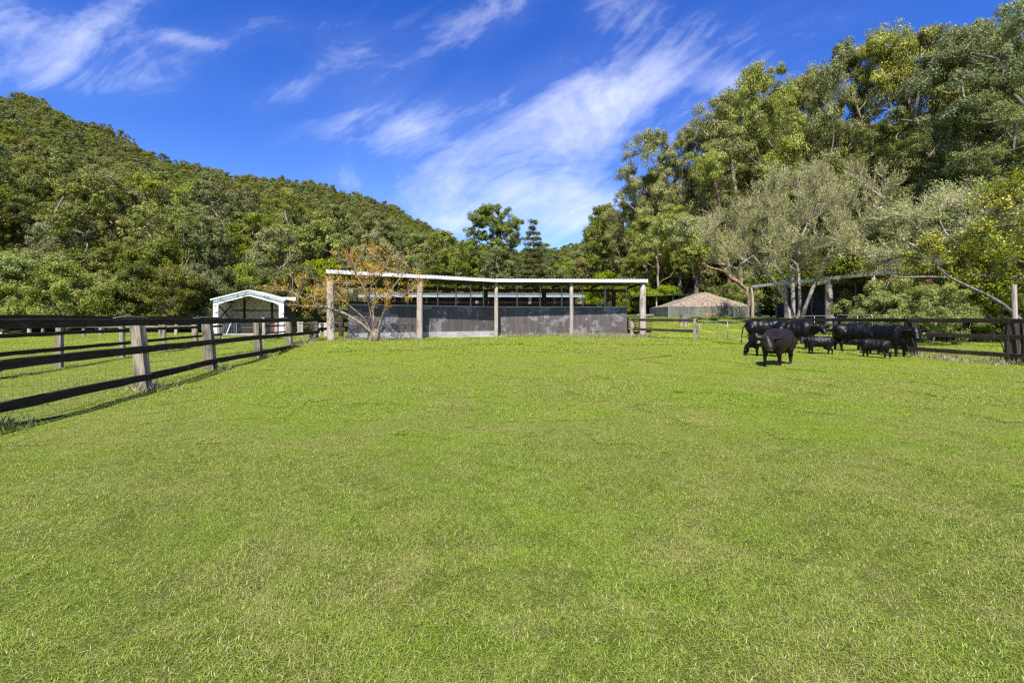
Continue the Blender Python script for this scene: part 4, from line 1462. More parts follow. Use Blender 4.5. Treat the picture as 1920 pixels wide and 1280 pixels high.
# ------------------------------------------------------------------ fences
def fence(name, label, posts, rails, rr, rail_mat, post_mat, rail_h=0.13, rail_t=0.05, side=1, group=None, wire=False, wire_side=-1, post_r=0.105, lean=None, flat=0.8, over=0.0, rail_ends=None):
    """posts: list of (x, y, top z); rails: list of heights z (absolute) or per-post lists"""
    x0, y0 = posts[0][0], posts[0][1]
    o = thing(name, label, 'fence', (x0, y0, G(x0, y0)), group)
    for i, p in enumerate(posts):
        x, y, zt = p[:3]
        zb = G(x, y)
        lx, ly = (lean[i] if lean else (rr.uniform(-.03, .03), rr.uniform(-.03, .03)))
        rad = p[3] if len(p) > 3 else post_r * rr.uniform(0.9, 1.1)
        pm = p[4] if len(p) > 4 else post_mat
        rough_post((x + lx * 0.5, y + ly * 0.5, zb - 0.3), (x - lx, y - ly, zt), rad, rr, 10, 7, flat).build('post', M[pm], o)
    for k, zr_ in enumerate(rails):
        for i in range(len(posts) - 1):
            if rail_ends and not rail_ends(k, i):
                continue
            a, c = posts[i], posts[i + 1]
            za = zr_[i] if hasattr(zr_, '__len__') else zr_
            zc = zr_[i + 1] if hasattr(zr_, '__len__') else zr_
            d = Vector((c[0] - a[0], c[1] - a[1], 0))
            L = d.length
            d.normalize()
            nrm = Vector((d.y, -d.x, 0)) * side
            ra = (a[3] if len(a) > 3 else post_r)
            off = nrm * (ra * 0.93 + rail_t / 2)
            e0 = 0.004 if i else -0.12
            e1 = 0.004 if i < len(posts) - 2 else -0.12
            pa = Vector((a[0], a[1], za + rr.uniform(-.008, .008))) + off + d * e0
            pc = Vector((c[0], c[1], zc + rr.uniform(-.008, .008))) + off - d * e1
            mb = MB()
            n = 7
            vs, fs = [], []
            for s_ in range(n + 1):
                t_ = s_ / n
                c_ = pa.lerp(pc, t_) + Vector((0, 0, rr.uniform(-.006, .006)))
                hh = rail_h * rr.uniform(0.92, 1.06) / 2
                for (w_, h_) in ((-1, -1), (1, -1), (1, 0.82), (0.8, 1), (-0.8, 1), (-1, 0.82)):
                    vs.append(c_ + nrm * (w_ * rail_t / 2) + Vector((0, 0, h_ * hh)))
            for s_ in range(n):
                for q in range(6):
                    q2 = (q + 1) % 6
                    fs.append((s_ * 6 + q, s_ * 6 + q2, (s_ + 1) * 6 + q2, (s_ + 1) * 6 + q))
            fs.append(tuple(range(5, -1, -1)))
            fs.append(tuple(n * 6 + q for q in range(6)))
            mb.add(vs, fs)
            mb.build('rail', M[rail_mat], o)
    if wire:
        mb = MB()
        top_z = wire
        for i in range(len(posts) - 1):
            a, c = Vector(posts[i][:2]), Vector(posts[i + 1][:2])
            L = (c - a).length
            d = (c - a) / L
            nrm = Vector((d.y, -d.x)) * wire_side * 0.11
            za, zc = G(*a), G(*c)
            for hgt in (0.02, 0.12, 0.22, 0.32, 0.44, 0.56, top_z):
                p_, q_ = a + nrm, c + nrm
                mb.tube([(p_.x, p_.y, za + hgt), ((p_.x + q_.x) / 2, (p_.y + q_.y) / 2, (za + zc) / 2 + hgt - 0.01), (q_.x, q_.y, zc + hgt)], 0.0022, 3, False)
            k = int(L / 0.15)
            for s_ in range(k):
                p_ = a + d * (s_ * L / k) + nrm
                zz = za + (zc - za) * s_ / k
                mb.tube([(p_.x, p_.y, zz + 0.02), (p_.x, p_.y, zz + top_z)], 0.0018, 3, False)
        mb.build('wire_netting', M['wire'], o)
    return o


rr = random.Random(4)
F1 = [(-5.35, 2.6), (-5.9, 5.45), (-6.38, 8.35), (-7.05, 11.3), (-7.42, 14.15), (-7.85, 17.1), (-8.12, 20.0)]
tz = 1.2
ln = [(0, 0), (0.02, 0.02), (0.09, 0.02), (0.06, 0.02), (0.05, 0.01), (0.05, 0.0), (0, 0)]
fence('paddock_fence', 'near three-rail dark timber fence with leaning grey posts along the left', [(x, y, tz) for x, y in F1],
      [1.19, [0.72, 0.72, 0.72, 0.71, 0.70, 0.69, 0.70], [0.25, 0.25, 0.25, 0.25, 0.25, 0.27, 0.3]], rr, 'rail_dark', 'post_grey', 0.118, 0.05, 1, wire=0.66, lean=ln,
      post_r=0.088, rail_ends=lambda k, i: not (k == 2 and i >= 5))
dirf = Vector((-0.23, 0.97))
F2 = [(-11.6 - 0.24 * (k - 1) * 3.0, 12.4 + 0.96 * (k - 1) * 3.0) for k in range(-1, 6)]
fence('paddock_fence', 'second dark timber fence running parallel behind the near left fence', [(x, y, 1.3) for x, y in F2], [1.28, 0.88, 0.48], rr, 'rail_dark', 'post_grey', 0.10, 0.045, 1,
      wire=0.4, post_r=0.07)
# short run in front of the white shed's right side
F2b = [(X(495, 26.5), 26.5), (X(518, 28.8), 28.8), (X(536, 31), 31.0)]
fence('paddock_fence', 'short dark fence run at the right front of the white shed', [(x, y, 1.3) for x, y in F2b], [1.25, 0.82, 0.42], rr, 'rail_dark', 'post_pale', 0.09, 0.045, 1, post_r=0.08)
F3 = [(X(px, d), d) for px, d in ((-170, 30.5), (-70, 31.2), (5, 31.8), (80, 32.5), (157, 33), (232, 33.6), (300, 34.2), (363, 35.0))]
fence('far_fence', 'bleached two-rail fence in front of the bushes at the far left', [(x, y, 1.28, 0.08) for x, y in F3], [1.16, 0.70], rr, 'rail_bleached', 'post_grey', 0.10, 0.045, 1, post_r=0.08)
fence('far_fence', 'low bleached posts with single rail at the foot of the left bushes', [(X(px, 35.4), 35.4, 0.98, 0.1) for px in (-30, 55, 189, 262, 330)], [0.62], rr, 'rail_bleached', 'post_pale', 0.06, 0.03, 1)
fence('far_fence', 'distant wire and post fence right of the white shed', [(X(px, 34), 34, 1.05, 0.085) for px in (560, 567, 600, 640)], [0.93], rr, 'rail_bleached', 'post_pale', 0.03, 0.02, 1)

# dark yard rails left of the stable
o = fence('yard_fence', 'dark yard rails between the left stable post and its wall', [(X(586, 20.6), 20.6, 1.17, 0.11, 'post_dark'), (X(612, 22.8), 22.8, 1.18, 0.1, 'post_pale'), (X(640, 24.5), 24.5, 1.18, 0.1, 'post_dark'), (X(662, 26.0), 26.0, 1.18, 0.1, 'post_dark')],
          [1.12, 0.78], rr, 'rail_dark', 'post_dark', 0.12, 0.05, 1)

# right fence, parallel to the view
F4 = [(13.55, 9.8, 1.24, 0.10), (13.48, 13.0, 1.24, 0.12), (13.0, 15.7, 1.23, 0.095), (13.2, 19.8, 1.22, 0.085), (12.9, 23.1, 1.22, 0.08), (13.0, 26.4, 1.22, 0.085)]
fence('paddock_fence', 'dark three-rail timber fence behind the cattle on the right', F4, [1.19, [0.75, 0.75, 0.75, 0.76, 0.76, 0.76], [0.26, 0.26, 0.28, 0.3, 0.32, 0.34]], rr, 'rail_dark', 'post_dark', 0.125, 0.05, -1,
      wire=0.7, wire_side=1)
# doubled posts of that fence
o = thing('spare_post', 'extra dark round post standing behind the rails at the head of the largest cow', 'post', (13.25, 16.15, G(13.25, 16.15)))
rough_post((13.25, 16.15, 0), (13.22, 16.15, 1.17), 0.10, rr).build('timber', M['post_dark'], o)
o = thing('spare_post', 'extra dark leaning post beside the rightmost fence post', 'post', (13.95, 13.1, G(13.95, 13.1)))
rough_post((14.0, 13.1, 0), (13.92, 13.15, 1.2), 0.13, rr).build('timber', M['post_dark'], o)
o = thing('strainer_post', 'tall pale-topped post rising above the right end of the fence', 'post', (X(1903, 14.5), 14.5, G(X(1903, 14.5), 14.5)))
rough_post((X(1905, 14.5), 14.5, -0.2), (X(1902, 14.5), 14.5, ZY(534, 14.5)), 0.065, rr).build('timber', M['post_pale'], o)

# three-rail panel at the right end of the stable
P0, P1 = (X(1186, 23.4), 23.4), (X(1304, 20.3), 20.3)
o = thing('rail_panel', 'short weathered three-rail fence panel beside the stable end post', 'fence', (P0[0], P0[1], G(*P0)))
rough_post((P0[0], P0[1], 0), (P0[0] - 0.02, P0[1], 1.12), 0.085, rr).build('post', M['post_pale'], o)
rough_post((P1[0] - .03, P1[1], 0), (P1[0], P1[1], 1.24), 0.10, rr).build('post', M['post_grey'], o)
for z, e in ((1.17, 0.15), (0.72, 0.05), (0.32, -0.9)):
    mb = MB()
    d = (Vector(P1) - Vector(P0)).normalized()
    a = Vector(P0) - d * e
    mb.beam((a.x + .03, a.y - 0.11, z + 0.02), (P1[0] + d.x * 0.06, P1[1] - 0.13, z), 0.05, 0.12)
    mb.build('rail', M['post_dark'], o, bevel=0.008)

# wire gate of galvanised pipe
Ga, Gb = Vector((X(1311, 20.4), 20.4)), Vector((12.75, 25.9))
o = thing('pipe_gate', 'long galvanised pipe gate filled with wire beside the rail panel', 'gate', (Ga.x, Ga.y, G(Ga.x, Ga.y)))
mb = MB()
def gp(t, z): return (Ga.x + (Gb.x - Ga.x) * t, Ga.y + (Gb.y - Ga.y) * t, z)
mb.tube([gp(0, 0.25), gp(0, 1.0), gp(0.012, 1.06), gp(0.05, 1.08), gp(0.5, 1.14), gp(0.97, 1.21), gp(0.995, 1.16), gp(1, 1.1), gp(1, 0.3)], 0.016, 8)
mb.tube([gp(0, 0.25), gp(1, 0.3)], 0.016, 8)
mb.tube([gp(0.5, 0.26), gp(0.5, 1.14)], 0.016, 8)
mb.build('frame', M['galv'], o, True)
mb = MB()
for z in (0.35, 0.45, 0.57, 0.7, 0.85, 0.98):
    mb.tube([gp(0, z), gp(1, z + 0.06)], 0.002, 3, False)
for k in range(1, 44):
    mb.tube([gp(k / 44, 0.26), gp(k / 44, 1.06 + 0.13 * k / 44)], 0.0018, 3, False)
mb.build('wire_infill', M['wire'], o)
# second pipe gate on the near paddock side of the right fence
for k, (pa, pb, lab) in enumerate((((13.18, 17.0), (13.3, 19.5), 'galvanised pipe gate top just above the fence rail behind the cows'),)):
    A_, B_ = Vector((X(1476, 26), 26)), Vector((X(1566, 23), 23))
    C_, D_ = Vector((X(1568, 23), 23)), Vector((X(1636, 22), 22))
for (A_, B_, lab) in ((Vector((X(1476, 26), 26)), Vector((X(1565, 23.5), 23.5)), 'left galvanised wire gate glimpsed behind the fence and cows'),
                      (Vector((X(1569, 23.4), 23.4)), Vector((X(1636, 21.5), 21.5)), 'right galvanised wire gate glimpsed behind the fence and cows')):
    o = thing('pipe_gate', lab, 'gate', (A_.x, A_.y, G(A_.x, A_.y)))
    zt = 1.42 if 'right' in lab else 1.38
    def g2(t, z): return (A_.x + (B_.x - A_.x) * t, A_.y + (B_.y - A_.y) * t, z)
    mb = MB()
    mb.tube([g2(0, 0.35), g2(0, zt - .1), g2(0.03, zt - 0.02), g2(0.08, zt), g2(0.92, zt), g2(0.97, zt - 0.02), g2(1, zt - .1), g2(1, 0.35), g2(0, 0.35)], 0.019, 8)
    mb.tube([g2(0.6, 0.35), g2(0.6, zt)], 0.016, 8)
    mb.build('frame', M['galv'], o, True)
    mb = MB()
    for z in (0.5, 0.65, 0.8, 0.95, 1.1, 1.25):
        mb.tube([g2(0, z), g2(1, z)], 0.002, 3, False)
    for q in range(1, 20):
        mb.tube([g2(q / 20, 0.35), g2(q / 20, zt)], 0.0018, 3, False)
    mb.build('wire_infill', M['wire'], o)

# cables and hoses lying on the rails
for (x0_, x1_, d0_, d1_, lab) in ((212, 278, 7.7, 8.9, 'thin white cable bowed over the top rail at the nearest leaning post'),
                                  (362, 425, 10.6, 12.6, 'thin white cable bowed over the top rail at the second leaning post')):
    mb = MB()
    pts_ = []
    for k in range(9):
        t_ = k / 8
        px, d = x0_ + (x1_ - x0_) * t_, d0_ + (d1_ - d0_) * t_
        pts_.append((X(px, d), d, 1.258 + 0.028 * math.sin(math.pi * t_)))
    mb.tube(pts_, 0.0035, 6)
    tag(mb.build('cable', M['cable'], None, True, loc=pts_[0]), lab, 'cable', 'cables on the near fence')
mb = MB()
pts_ = [(X(px, 13.2), 13.2, ZY(py, 13.2)) for px, py in ((1862, 630), (1872, 636), (1880, 648), (1882, 658), (1877, 668), (1872, 678))]
mb.tube(pts_, 0.011, 6)
tag(mb.build('hose', M['hose'], None, True, loc=pts_[0]), 'bent black pipe hanging from the middle rail near the rightmost post', 'hose')
# white ring and red handle on the second fence
d = 10.55
c0 = Vector((X(8, d), d - 0.1, ZY(626, d)))
o = thing('fence_insulator', 'small white ring insulator with red grip on the rail at the left edge', 'insulator', tuple(c0))
mb = MB()
ring = [(c0.x + 0.045 * math.cos(a), c0.y, c0.z + 0.03 * math.sin(a)) for a in np.linspace(0, 6.0, 14)]
mb.tube(ring, 0.013, 6)
mb.build('ring', M['cable'], o, True)
mb = MB()
mb.tube([(c0.x - 0.12, c0.y, c0.z - 0.07), (c0.x - 0.04, c0.y, c0.z - 0.05), (c0.x + 0.02, c0.y, c0.z - 0.025), (c0.x + 0.07, c0.y, c0.z - 0.02)], [0.014, 0.02, 0.02, 0.008], 8)
mb.build('grip', M['red'], o, True)


# ------------------------------------------------------------------ corrugated sheets
def corrugated(a, bvec, lvec, wave=0.16, amp=0.018, th=0.003):
    """sheet: edge from a along bvec (ridges cross this edge), length lvec"""
    mb = MB()
    a, bvec, lvec = Vector(a), Vector(bvec), Vector(lvec)
    n = max(8, int(bvec.length / wave * 4))
    nr = bvec.cross(lvec).normalized()
    if nr.z < 0: nr = -nr
    vs, fs = [], []
    for i in range(n + 1):
        t = i / n
        h = amp * math.sin(t * bvec.length / wave * 2 * math.pi)
        p = a + bvec * t + nr * h
        vs += [p, p + lvec]
    for i in range(n):
        fs.append((2 * i, 2 * i + 2, 2 * i + 3, 2 * i + 1))
    mb.add(vs, fs)
    return mb


# ------------------------------------------------------------------ the long open stable
A, B_, C_ = Vector((-7.42, 19.3, 0)), Vector((-0.80, 23.9, 0)), Vector((6.80, 24.2, 0))
Ab, Bb, Cb = Vector((-8.5, 22.9, 0)), Vector((-1.9, 27.3, 0)), Vector((6.65, 27.8, 0))
ZF, ZB = 3.22, 3.05
st = thing('open_stable', 'long open stable with white roof edge and scuffed black wall panels', 'stable', (0, 24, G(0, 24)))
# roof sheets
for (p, q, pb, qb) in ((A, B_, Ab, Bb), (B_, C_, Bb, Cb)):
    mb = MB()
    n = int((q - p).length / 0.16 * 4)
    vs, fs = [], []
    for i in range(n + 1):
        t_ = i / n
        h = 0.018 * math.sin(i * math.pi / 2)
        f_ = p.lerp(q, t_)
        k_ = pb.lerp(qb, t_)
        fr = (f_ - k_).normalized() * 0.05
        vs += [Vector((f_.x + fr.x, f_.y + fr.y, ZF + 0.025 + h)), Vector((k_.x, k_.y, ZB + 0.055 + h))]
    for i in range(n):
        fs.append((2 * i, 2 * i + 2, 2 * i + 3, 2 * i + 1))
    mb.add(vs, fs)
    ro = mb.build('roof', M['roof_under'], st)
    mb = MB()
    mb.beam((p.x, p.y, ZF - 0.085), (q.x, q.y, ZF - 0.085), 0.05, 0.17)
    fa = mb.build('fascia', M['white_paint'], ro)
    BASE[fa.name] = BASE[ro.name]
mb = MB()
for (p, pb) in ((A, Ab), (A.lerp(B_, 0.33), Ab.lerp(Bb, 0.33)), (A.lerp(B_, 0.5), Ab.lerp(Bb, 0.5)), (A.lerp(B_, 0.82), Ab.lerp(Bb, 0.82)), (B_, Bb), (B_.lerp(C_, 0.3), Bb.lerp(Cb, 0.3)), (B_.lerp(C_, 0.49), Bb.lerp(Cb, 0.49)),
                (B_.lerp(C_, 0.75), Bb.lerp(Cb, 0.75)), (C_, Cb)):
    e = (pb - p).normalized() * 0.04
    mb.beam((p.x + e.x, p.y + e.y, ZF - 0.10), (pb.x, pb.y, ZB - 0.07), 0.06, 0.12)
mb.build('rafters', M['brown_board'], st)
mb = MB()
for t_ in (0.22, 0.5, 0.78):
    for (p, q, pb, qb) in ((A, B_, Ab, Bb), (B_, C_, Bb, Cb)):
        a_, c_ = p.lerp(pb, t_), q.lerp(qb, t_)
        z_ = ZF + (ZB - ZF) * t_ - 0.008
        mb.beam((a_.x, a_.y, z_), (c_.x, c_.y, z_), 0.07, 0.045)
mb.build('purlins', M['rail_grey'], st)
mb = MB()
mb.beam((Ab.x, Ab.y, ZB - 0.21), (Bb.x, Bb.y, ZB - 0.21), 0.08, 0.16)
mb.beam((Bb.x, Bb.y, ZB - 0.213), (Cb.x, Cb.y, ZB - 0.213), 0.08, 0.16)
mb.build('back_beam', M['brown_board'], st)
# front poles
for (px, zt, rad, t_, lab) in ((622, 3.03, 0.145, None, 'grey weathered left end pole'), (787, 3.0, 0.13, None, None), (930.5, 3.02, 0.10, None, 'rust-streaked pole at the roof bend'), (1071, 3.0, 0.095, None, None), (1205.5, 3.03, 0.145, None, 'thick pale right end pole with dark knots')):
    if px < 931:
        d0 = A.y + 0.1
        for _ in range(30):
            x = X(px, d0)
            t_ = (x - A.x) / (B_.x - A.x)
            d0 = A.y + (B_.y - A.y) * t_
    else:
        for _ in range(30):
            x = X(px, 24)
            t_ = (x - B_.x) / (C_.x - B_.x)
            d0 = B_.y + (C_.y - B_.y) * t_
    x, y = X(px, d0 + 0.2), d0 + 0.2
    po = rough_post((x, y, G(x, y) - 0.3), (x - (0.06 if px == 622 else 0), y, zt), rad, rr, 12, 8, 0.0, 0.08).build('pole', M['post_pale'], st, True)
    if lab: po['label'] = lab
    if px == 1205.5:
        for zz in (2.45, 1.33):
            k_ = MB()
            k_.tube([(x + 0.02, y - rad * 0.75, zz), (x + 0.02, y - rad * 1.08, zz)], [0.04, 0.03], 10)
            kn = k_.build('knot', M['black_board'], po)
for (px, d) in ((668, 26.5), (910, 27.4), (1020, 27.7), (1150, 27.9), (760, 26.0)):
    rough_post((X(px, d), d - 0.12, 0.1), (X(px, d), d - 0.12, 2.83), 0.13, rr, 8, 4).build('back_pole', M['post_dark'], st)
# wall
W0, W1, W2 = Vector((-7.0, 20.62, 0)), Vector((-0.83, 25.05, 0)), Vector((6.0, 25.2, 0))
ZT = 1.82
pan = []
for (p, q, n) in ((W0, W1, 3), (W1, W2, 2)):
    for i in range(n):
        a_, c_ = p.lerp(q, i / n), p.lerp(q, (i + 1) / n)
        g_ = (c_ - a_).normalized() * 0.006
        a_, c_ = a_ + g_, c_ - g_
        mb = MB()
        mb.beam((a_.x, a_.y, (0.62 + ZT) / 2), (c_.x, c_.y, (0.62 + ZT) / 2), 0.05, ZT - 0.62)
        mb.build('wall_panel', M['panel'], st)
for (p, q) in ((W0, W1), (W1, W2)):
    mb = MB()
    mb.beam((p.x, p.y, 0.40), (q.x, q.y, 0.40), 0.12, 0.435)
    mb.build('footing', M['concrete'] if p is W0 else M['panel'], st)
    mb = MB()
    mb.beam((p.x, p.y, ZT + 0.028), (q.x, q.y, ZT + 0.028), 0.07, 0.05)
    mb.build('capping', M['galv'], st)
# concrete apron glimpsed at the base
mb = MB()
mb.box((-2.0, 23.9, 0.345), (3.6, 1.0, 0.05), rz=math.atan2(4.3, 6.4))
mb.box((0.6, 24.9, 0.335), (2.2, 0.5, 0.05), rz=0.01)
mb.build('apron', M['concrete'], st)
# steel uprights and wire mesh above the wall
mb = MB()
wires = MB()
for (p, q, ts) in ((W0, W1, (0.0, 0.16, 0.36, 0.56, 0.69, 0.80, 0.90, 0.995)), (W1, W2, (0.16, 0.335, 0.50, 0.66, 0.83, 0.995))):
    for t_ in ts:
        c_ = p.lerp(q, t_)
        mb.beam((c_.x, c_.y, ZT + 0.054), (c_.x, c_.y, 3.02), 0.045, 0.045, up=(0, 1, 0))
    L = (q - p).length
    t0 = 0.50 if p is W0 else 0.0
    k = int(L * (1 - t0) / 0.105)
    for s_ in range(k + 1):
        c_ = p.lerp(q, t0 + (1 - t0) * s_ / k)
        wires.tube([(c_.x, c_.y, ZT + 0.05), (c_.x, c_.y, 2.9)], 0.0045, 3, False)
    for z_ in np.arange(ZT + 0.12, 2.92, 0.105):
        a_ = p.lerp(q, t0)
        wires.tube([(a_.x, a_.y, z_), (q.x, q.y, z_)], 0.0045, 3, False)
mb.build('uprights', M['galv'], st)
wires.build('wire_mesh', M['rust'], st)
mb = MB()
mb.beam((W0.x, W0.y, 3.0), (W1.x, W1.y, 3.0), 0.06, 0.06)
mb.beam((W1.x, W1.y, 3.0), (W2.x, W2.y, 3.0), 0.06, 0.06)
mb.build('top_rail', M['rail_grey'], st)
# stall partitions inside
for (px, d0, d1) in ((735, 23.2, 26.8), (910, 25.6, 27.4), (1020, 25.7, 27.6)):
    mb = MB()
    for z_ in (0.7, 1.1, 1.5, 1.9, 2.25):
        mb.beam((X(px, d0), d0, z_), (X(px, d0) + 0.05, d1, z_), 0.04, 0.14)
    mb.build('partition', M['brown_board'], st)
mb = MB()
for z_ in (0.75, 1.15, 1.55, 2.0):
    mb.beam((Ab.x, Ab.y - .15, z_), (Bb.x, Bb.y - .15, z_), 0.04, 0.16)
    mb.beam((Bb.x, Bb.y - .15, z_ - 0.002), (Cb.x - 1.8, Cb.y - .15, z_ - 0.002), 0.04, 0.16)
mb.build('back_boards', M['brown_board'], st)

# rear stable seen through the mesh
rs = thing('rear_stable', 'lower rear stable with pale blue roof edge seen through the wire mesh', 'stable', (-2, 34, G(-2, 34)))
x0, x1 = X(672, 33.5), X(1095, 33.5)
corrugated((x0, 33.4, 2.90), (x1 - x0, 0, 0), (0, 5.0, 0.36)).build('roof', M['roof_green'], rs)
mb = MB()
mb.beam((x0, 33.35, 2.80), (x1, 33.35, 2.80), 0.05, 0.14)
mb.build('fascia', M['roof_blue'], rs)
for px in (685, 740, 800, 860, 915, 994, 1040, 1089):
    rough_post((X(px, 33.6), 33.6, 0), (X(px, 33.6), 33.6, 2.68), 0.11, rr, 8, 4).build('post', M['post_pale'] if px in (685, 994, 1089) else M['post_dark'], rs)
mb = MB()
for z_ in np.arange(0.5, 2.45, 0.27):
    mb.beam((x0, 33.8, z_), (x1 - 1.0, 33.8, z_), 0.04, 0.13)
mb.build('rails', M['brown_board'], rs)
mb = MB()
mb.box(((x0 + x1) / 2, 38.2, 1.55), (x1 - x0, 0.06, 2.7))
mb.build('back_wall', M['black_board'], rs)

# pale feed drum tops standing between the stables
for (px, d, zt, lab) in ((894, 29.5, 2.45, 'left pale sawn pole top seen through the stable mesh'), (993, 29.5, 2.4, 'middle pale sawn pole top seen through the stable mesh'), (1088, 29.8, 2.4, 'right pale sawn pole top near the stable end')):
    o = thing('yard_post', lab, 'post', (X(px, d), d, G(X(px, d), d)), 'pale yard posts behind the stable')
    rough_post((X(px, d), d, 0.0), (X(px, d), d, zt - 0.12), 0.10 if px != 1088 else 0.17, rr).build('timber', M['post_grey'], o)

# rusty stacked gates behind the right end pole
o = thing('gate_stack', 'rusty steel panels stacked behind the stable right end pole', 'gates', (X(1188, 27), 27, G(X(1188, 27), 27)))
for k in range(7):
    mb = MB()
    z_ = 0.62 + k * 0.14
    mb.beam((X(1176, 27), 27 - k * .01, z_), (X(1203, 27) + 0.6, 27 - k * .01, z_), 0.5 if k == 6 else 0.10, 0.06)
    mb.build('bar', M['galv'] if k == 6 else M['rust'], o)
mb = MB()
for xx in (X(1178, 27), X(1200, 27)):
    mb.box((xx, 27.12, 0.8), (0.06, 0.06, 1.1))
mb.build('legs', M['rust'], o)


# ------------------------------------------------------------------ white portal shed
sh = thing('field_shed', 'open-fronted gabled shed with peeling white portal and dark side wall', 'shed', (-19.3, 35.5, 0))
Cn = Vector((-17.0, 36.0))
fd = Vector((0.978, 0.208))
bd = Vector((-0.208, 0.978))
Wd_, Dp = 4.75, 4.0
ZE, ZR = 2.66, 3.30


def sp3(u, v_, z):  # u along the front from the left corner, v_ into depth
    p = Cn - fd * (Wd_ - u) + bd * v_
    return (p.x, p.y, z)


# portal face: outer gable outline minus chamfered opening, as strips
t = 0.33
outer = [(0, 0), (0, ZE), (Wd_ / 2, ZR), (Wd_, ZE), (Wd_, 0)]
inner = [(t, 0), (t, ZE - 0.42), (t + 0.38, ZE - 0.22), (Wd_ / 2, ZR - 0.38), (Wd_ - t - 0.38, ZE - 0.22), (Wd_ - t, ZE - 0.42), (Wd_ - t, 0)]
mb = MB()
th_ = 0.16
segs = [(outer[0], outer[1], inner[1], inner[0]), (outer[1], inner[2], inner[1]), (outer[1], outer[2], inner[3], inner[2]), (outer[2], outer[3], inner[4], inner[3]),
        (outer[3], inner[5], inner[4]), (outer[3], outer[4], inner[6], inner[5])]
for poly in segs:
    mb.prism([sp3(u, 0, z) for u, z in poly], (bd.x * th_, bd.y * th_, 0))
mb.build('portal', M['peeling'], sh)
ov = 0.14
for (ua, za, ub, zb, k) in ((-ov, ZE - 0.035, Wd_ / 2, ZR + 0.035, 0), (Wd_ / 2, ZR + 0.035, Wd_ + ov, ZE - 0.035, 1)):
    a_ = Vector(sp3(ua, -0.12, za))
    e_ = Vector(sp3(ub, -0.12, zb))
    ro = corrugated(a_ + Vector((0, 0, .03)), e_ - a_, Vector((bd.x, bd.y, 0)) * (Dp + 0.25), 0.16, 0.014).build('roof', M['white_paint'], sh)
mb = MB()
mb.beam(Vector(sp3(-ov, -0.15, ZE - 0.06)), Vector(sp3(Wd_ / 2, -0.15, ZR + 0.01)), 0.03, 0.09)
mb.beam(Vector(sp3(Wd_ / 2, -0.15, ZR + 0.01)), Vector(sp3(Wd_ + ov, -0.15, ZE - 0.06)), 0.03, 0.09)
mb.build('barge_board', M['white_paint'], sh)
corrugated(sp3(0.02, Dp, 0.05), Vector(sp3(Wd_ - .02, Dp, 0.05)) - Vector(sp3(0.02, Dp, 0.05)), (0, 0, 2.95), 0.18, 0.02).build('back_wall', M['cream_sheet'], sh)
corrugated(sp3(0.04, th_, 0.05), Vector(sp3(0.04, Dp, 0.05)) - Vector(sp3(0.04, th_, 0.05)), (0, 0, ZE - 0.1), 0.18, 0.02).build('side_wall', M['cream_sheet'], sh)
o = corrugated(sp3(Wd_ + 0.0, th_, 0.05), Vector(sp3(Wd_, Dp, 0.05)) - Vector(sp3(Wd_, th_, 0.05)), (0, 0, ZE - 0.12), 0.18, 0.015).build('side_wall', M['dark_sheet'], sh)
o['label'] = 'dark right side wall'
mb = MB()
mb.beam(sp3(0.1, Dp - 0.06, 1.9), sp3(Wd_ - 0.1, Dp - 0.06, 1.9), 0.05, 0.08)
mb.beam(sp3(0.1, Dp - 0.06, 1.0), sp3(Wd_ - 0.1, Dp - 0.06, 1.0), 0.05, 0.08)
mb.box(Vector(sp3(Wd_ * 0.62, Dp - 0.12, 1.45)), (0.1, 0.1, 2.8))
mb.box(Vector(sp3(0.9, Dp - 0.12, 1.45)), (0.12, 0.1, 2.7))
mb.beam(sp3(0.1, 0.6, 1.1), sp3(0.1, Dp - 0.5, 2.3), 0.04, 0.06)
mb.beam(sp3(0.1, 0.6, 2.3), sp3(0.1, Dp - 0.5, 1.1), 0.04, 0.06)
mb.beam(sp3(0.1, 0.2, ZE - 0.1), sp3(0.1, Dp, ZE - 0.1), 0.06, 0.1)
mb.build('framing', M['brown_board'], sh)
mb = MB()
mb.prism([sp3(0.0, -0.5, 0.055), sp3(Wd_, -0.5, 0.055), sp3(Wd_ - .06, Dp - .05, 0.055), sp3(0.06, Dp - .05, 0.055)], (0, 0, 0.05))
mb.build('bounce_slab', M['concrete'], sh)  # pale floor added to bounce sunlight onto the shed's inner walls
# white mesh gate leaning in the opening, with a hay-dark stack and a brown tub inside
o = thing('mesh_gate', 'white pipe gate with square mesh leaning in the shed opening', 'gate', sp3(1.1, -0.25, 0.02))
mb = MB()
for u in (0.62, 1.62):
    mb.tube([sp3(u, -0.3, 0.05), sp3(u, -0.2, 1.05)], 0.022, 6)
for z in (0.05, 1.05):
    mb.tube([sp3(0.62, -0.3 + 0.1 * z, z), sp3(1.62, -0.3 + 0.1 * z, z)], 0.022, 6)
for k in range(1, 6):
    mb.tube([sp3(0.62 + k / 6, -0.3, 0.05), sp3(0.62 + k / 6, -0.2, 1.05)], 0.007, 4)
    mb.tube([sp3(0.62, -0.3 + k / 60, 0.05 + k / 6), sp3(1.62, -0.3 + k / 60, 0.05 + k / 6)], 0.007, 4)
mb.build('mesh_frame', M['galv'], o)
mb = MB()
mb.tube([sp3(1.0, -0.45, 0.03), sp3(1.35, -0.35, 1.1)], 0.03, 6)
mb.build('prop', M['white_paint'], o)
o = thing('dark_crate', 'large dark timber crate inside the shed behind the mesh gate', 'crate', sp3(2.2, 1.6, 0.02))
for k in range(5):
    mb = MB()
    mb.box(Vector(sp3(2.15, 1.6, 0.13 + k * 0.22)), (1.25, 1.0, 0.19), rz=0.21)
    mb.build('board', M['black_board'] if k % 2 else M['brown_board'], o, bevel=0.02)
o = thing('feed_tub', 'brown rounded feed tub at the right inside the shed', 'tub', sp3(3.9, 1.4, 0.02))
mb = MB()
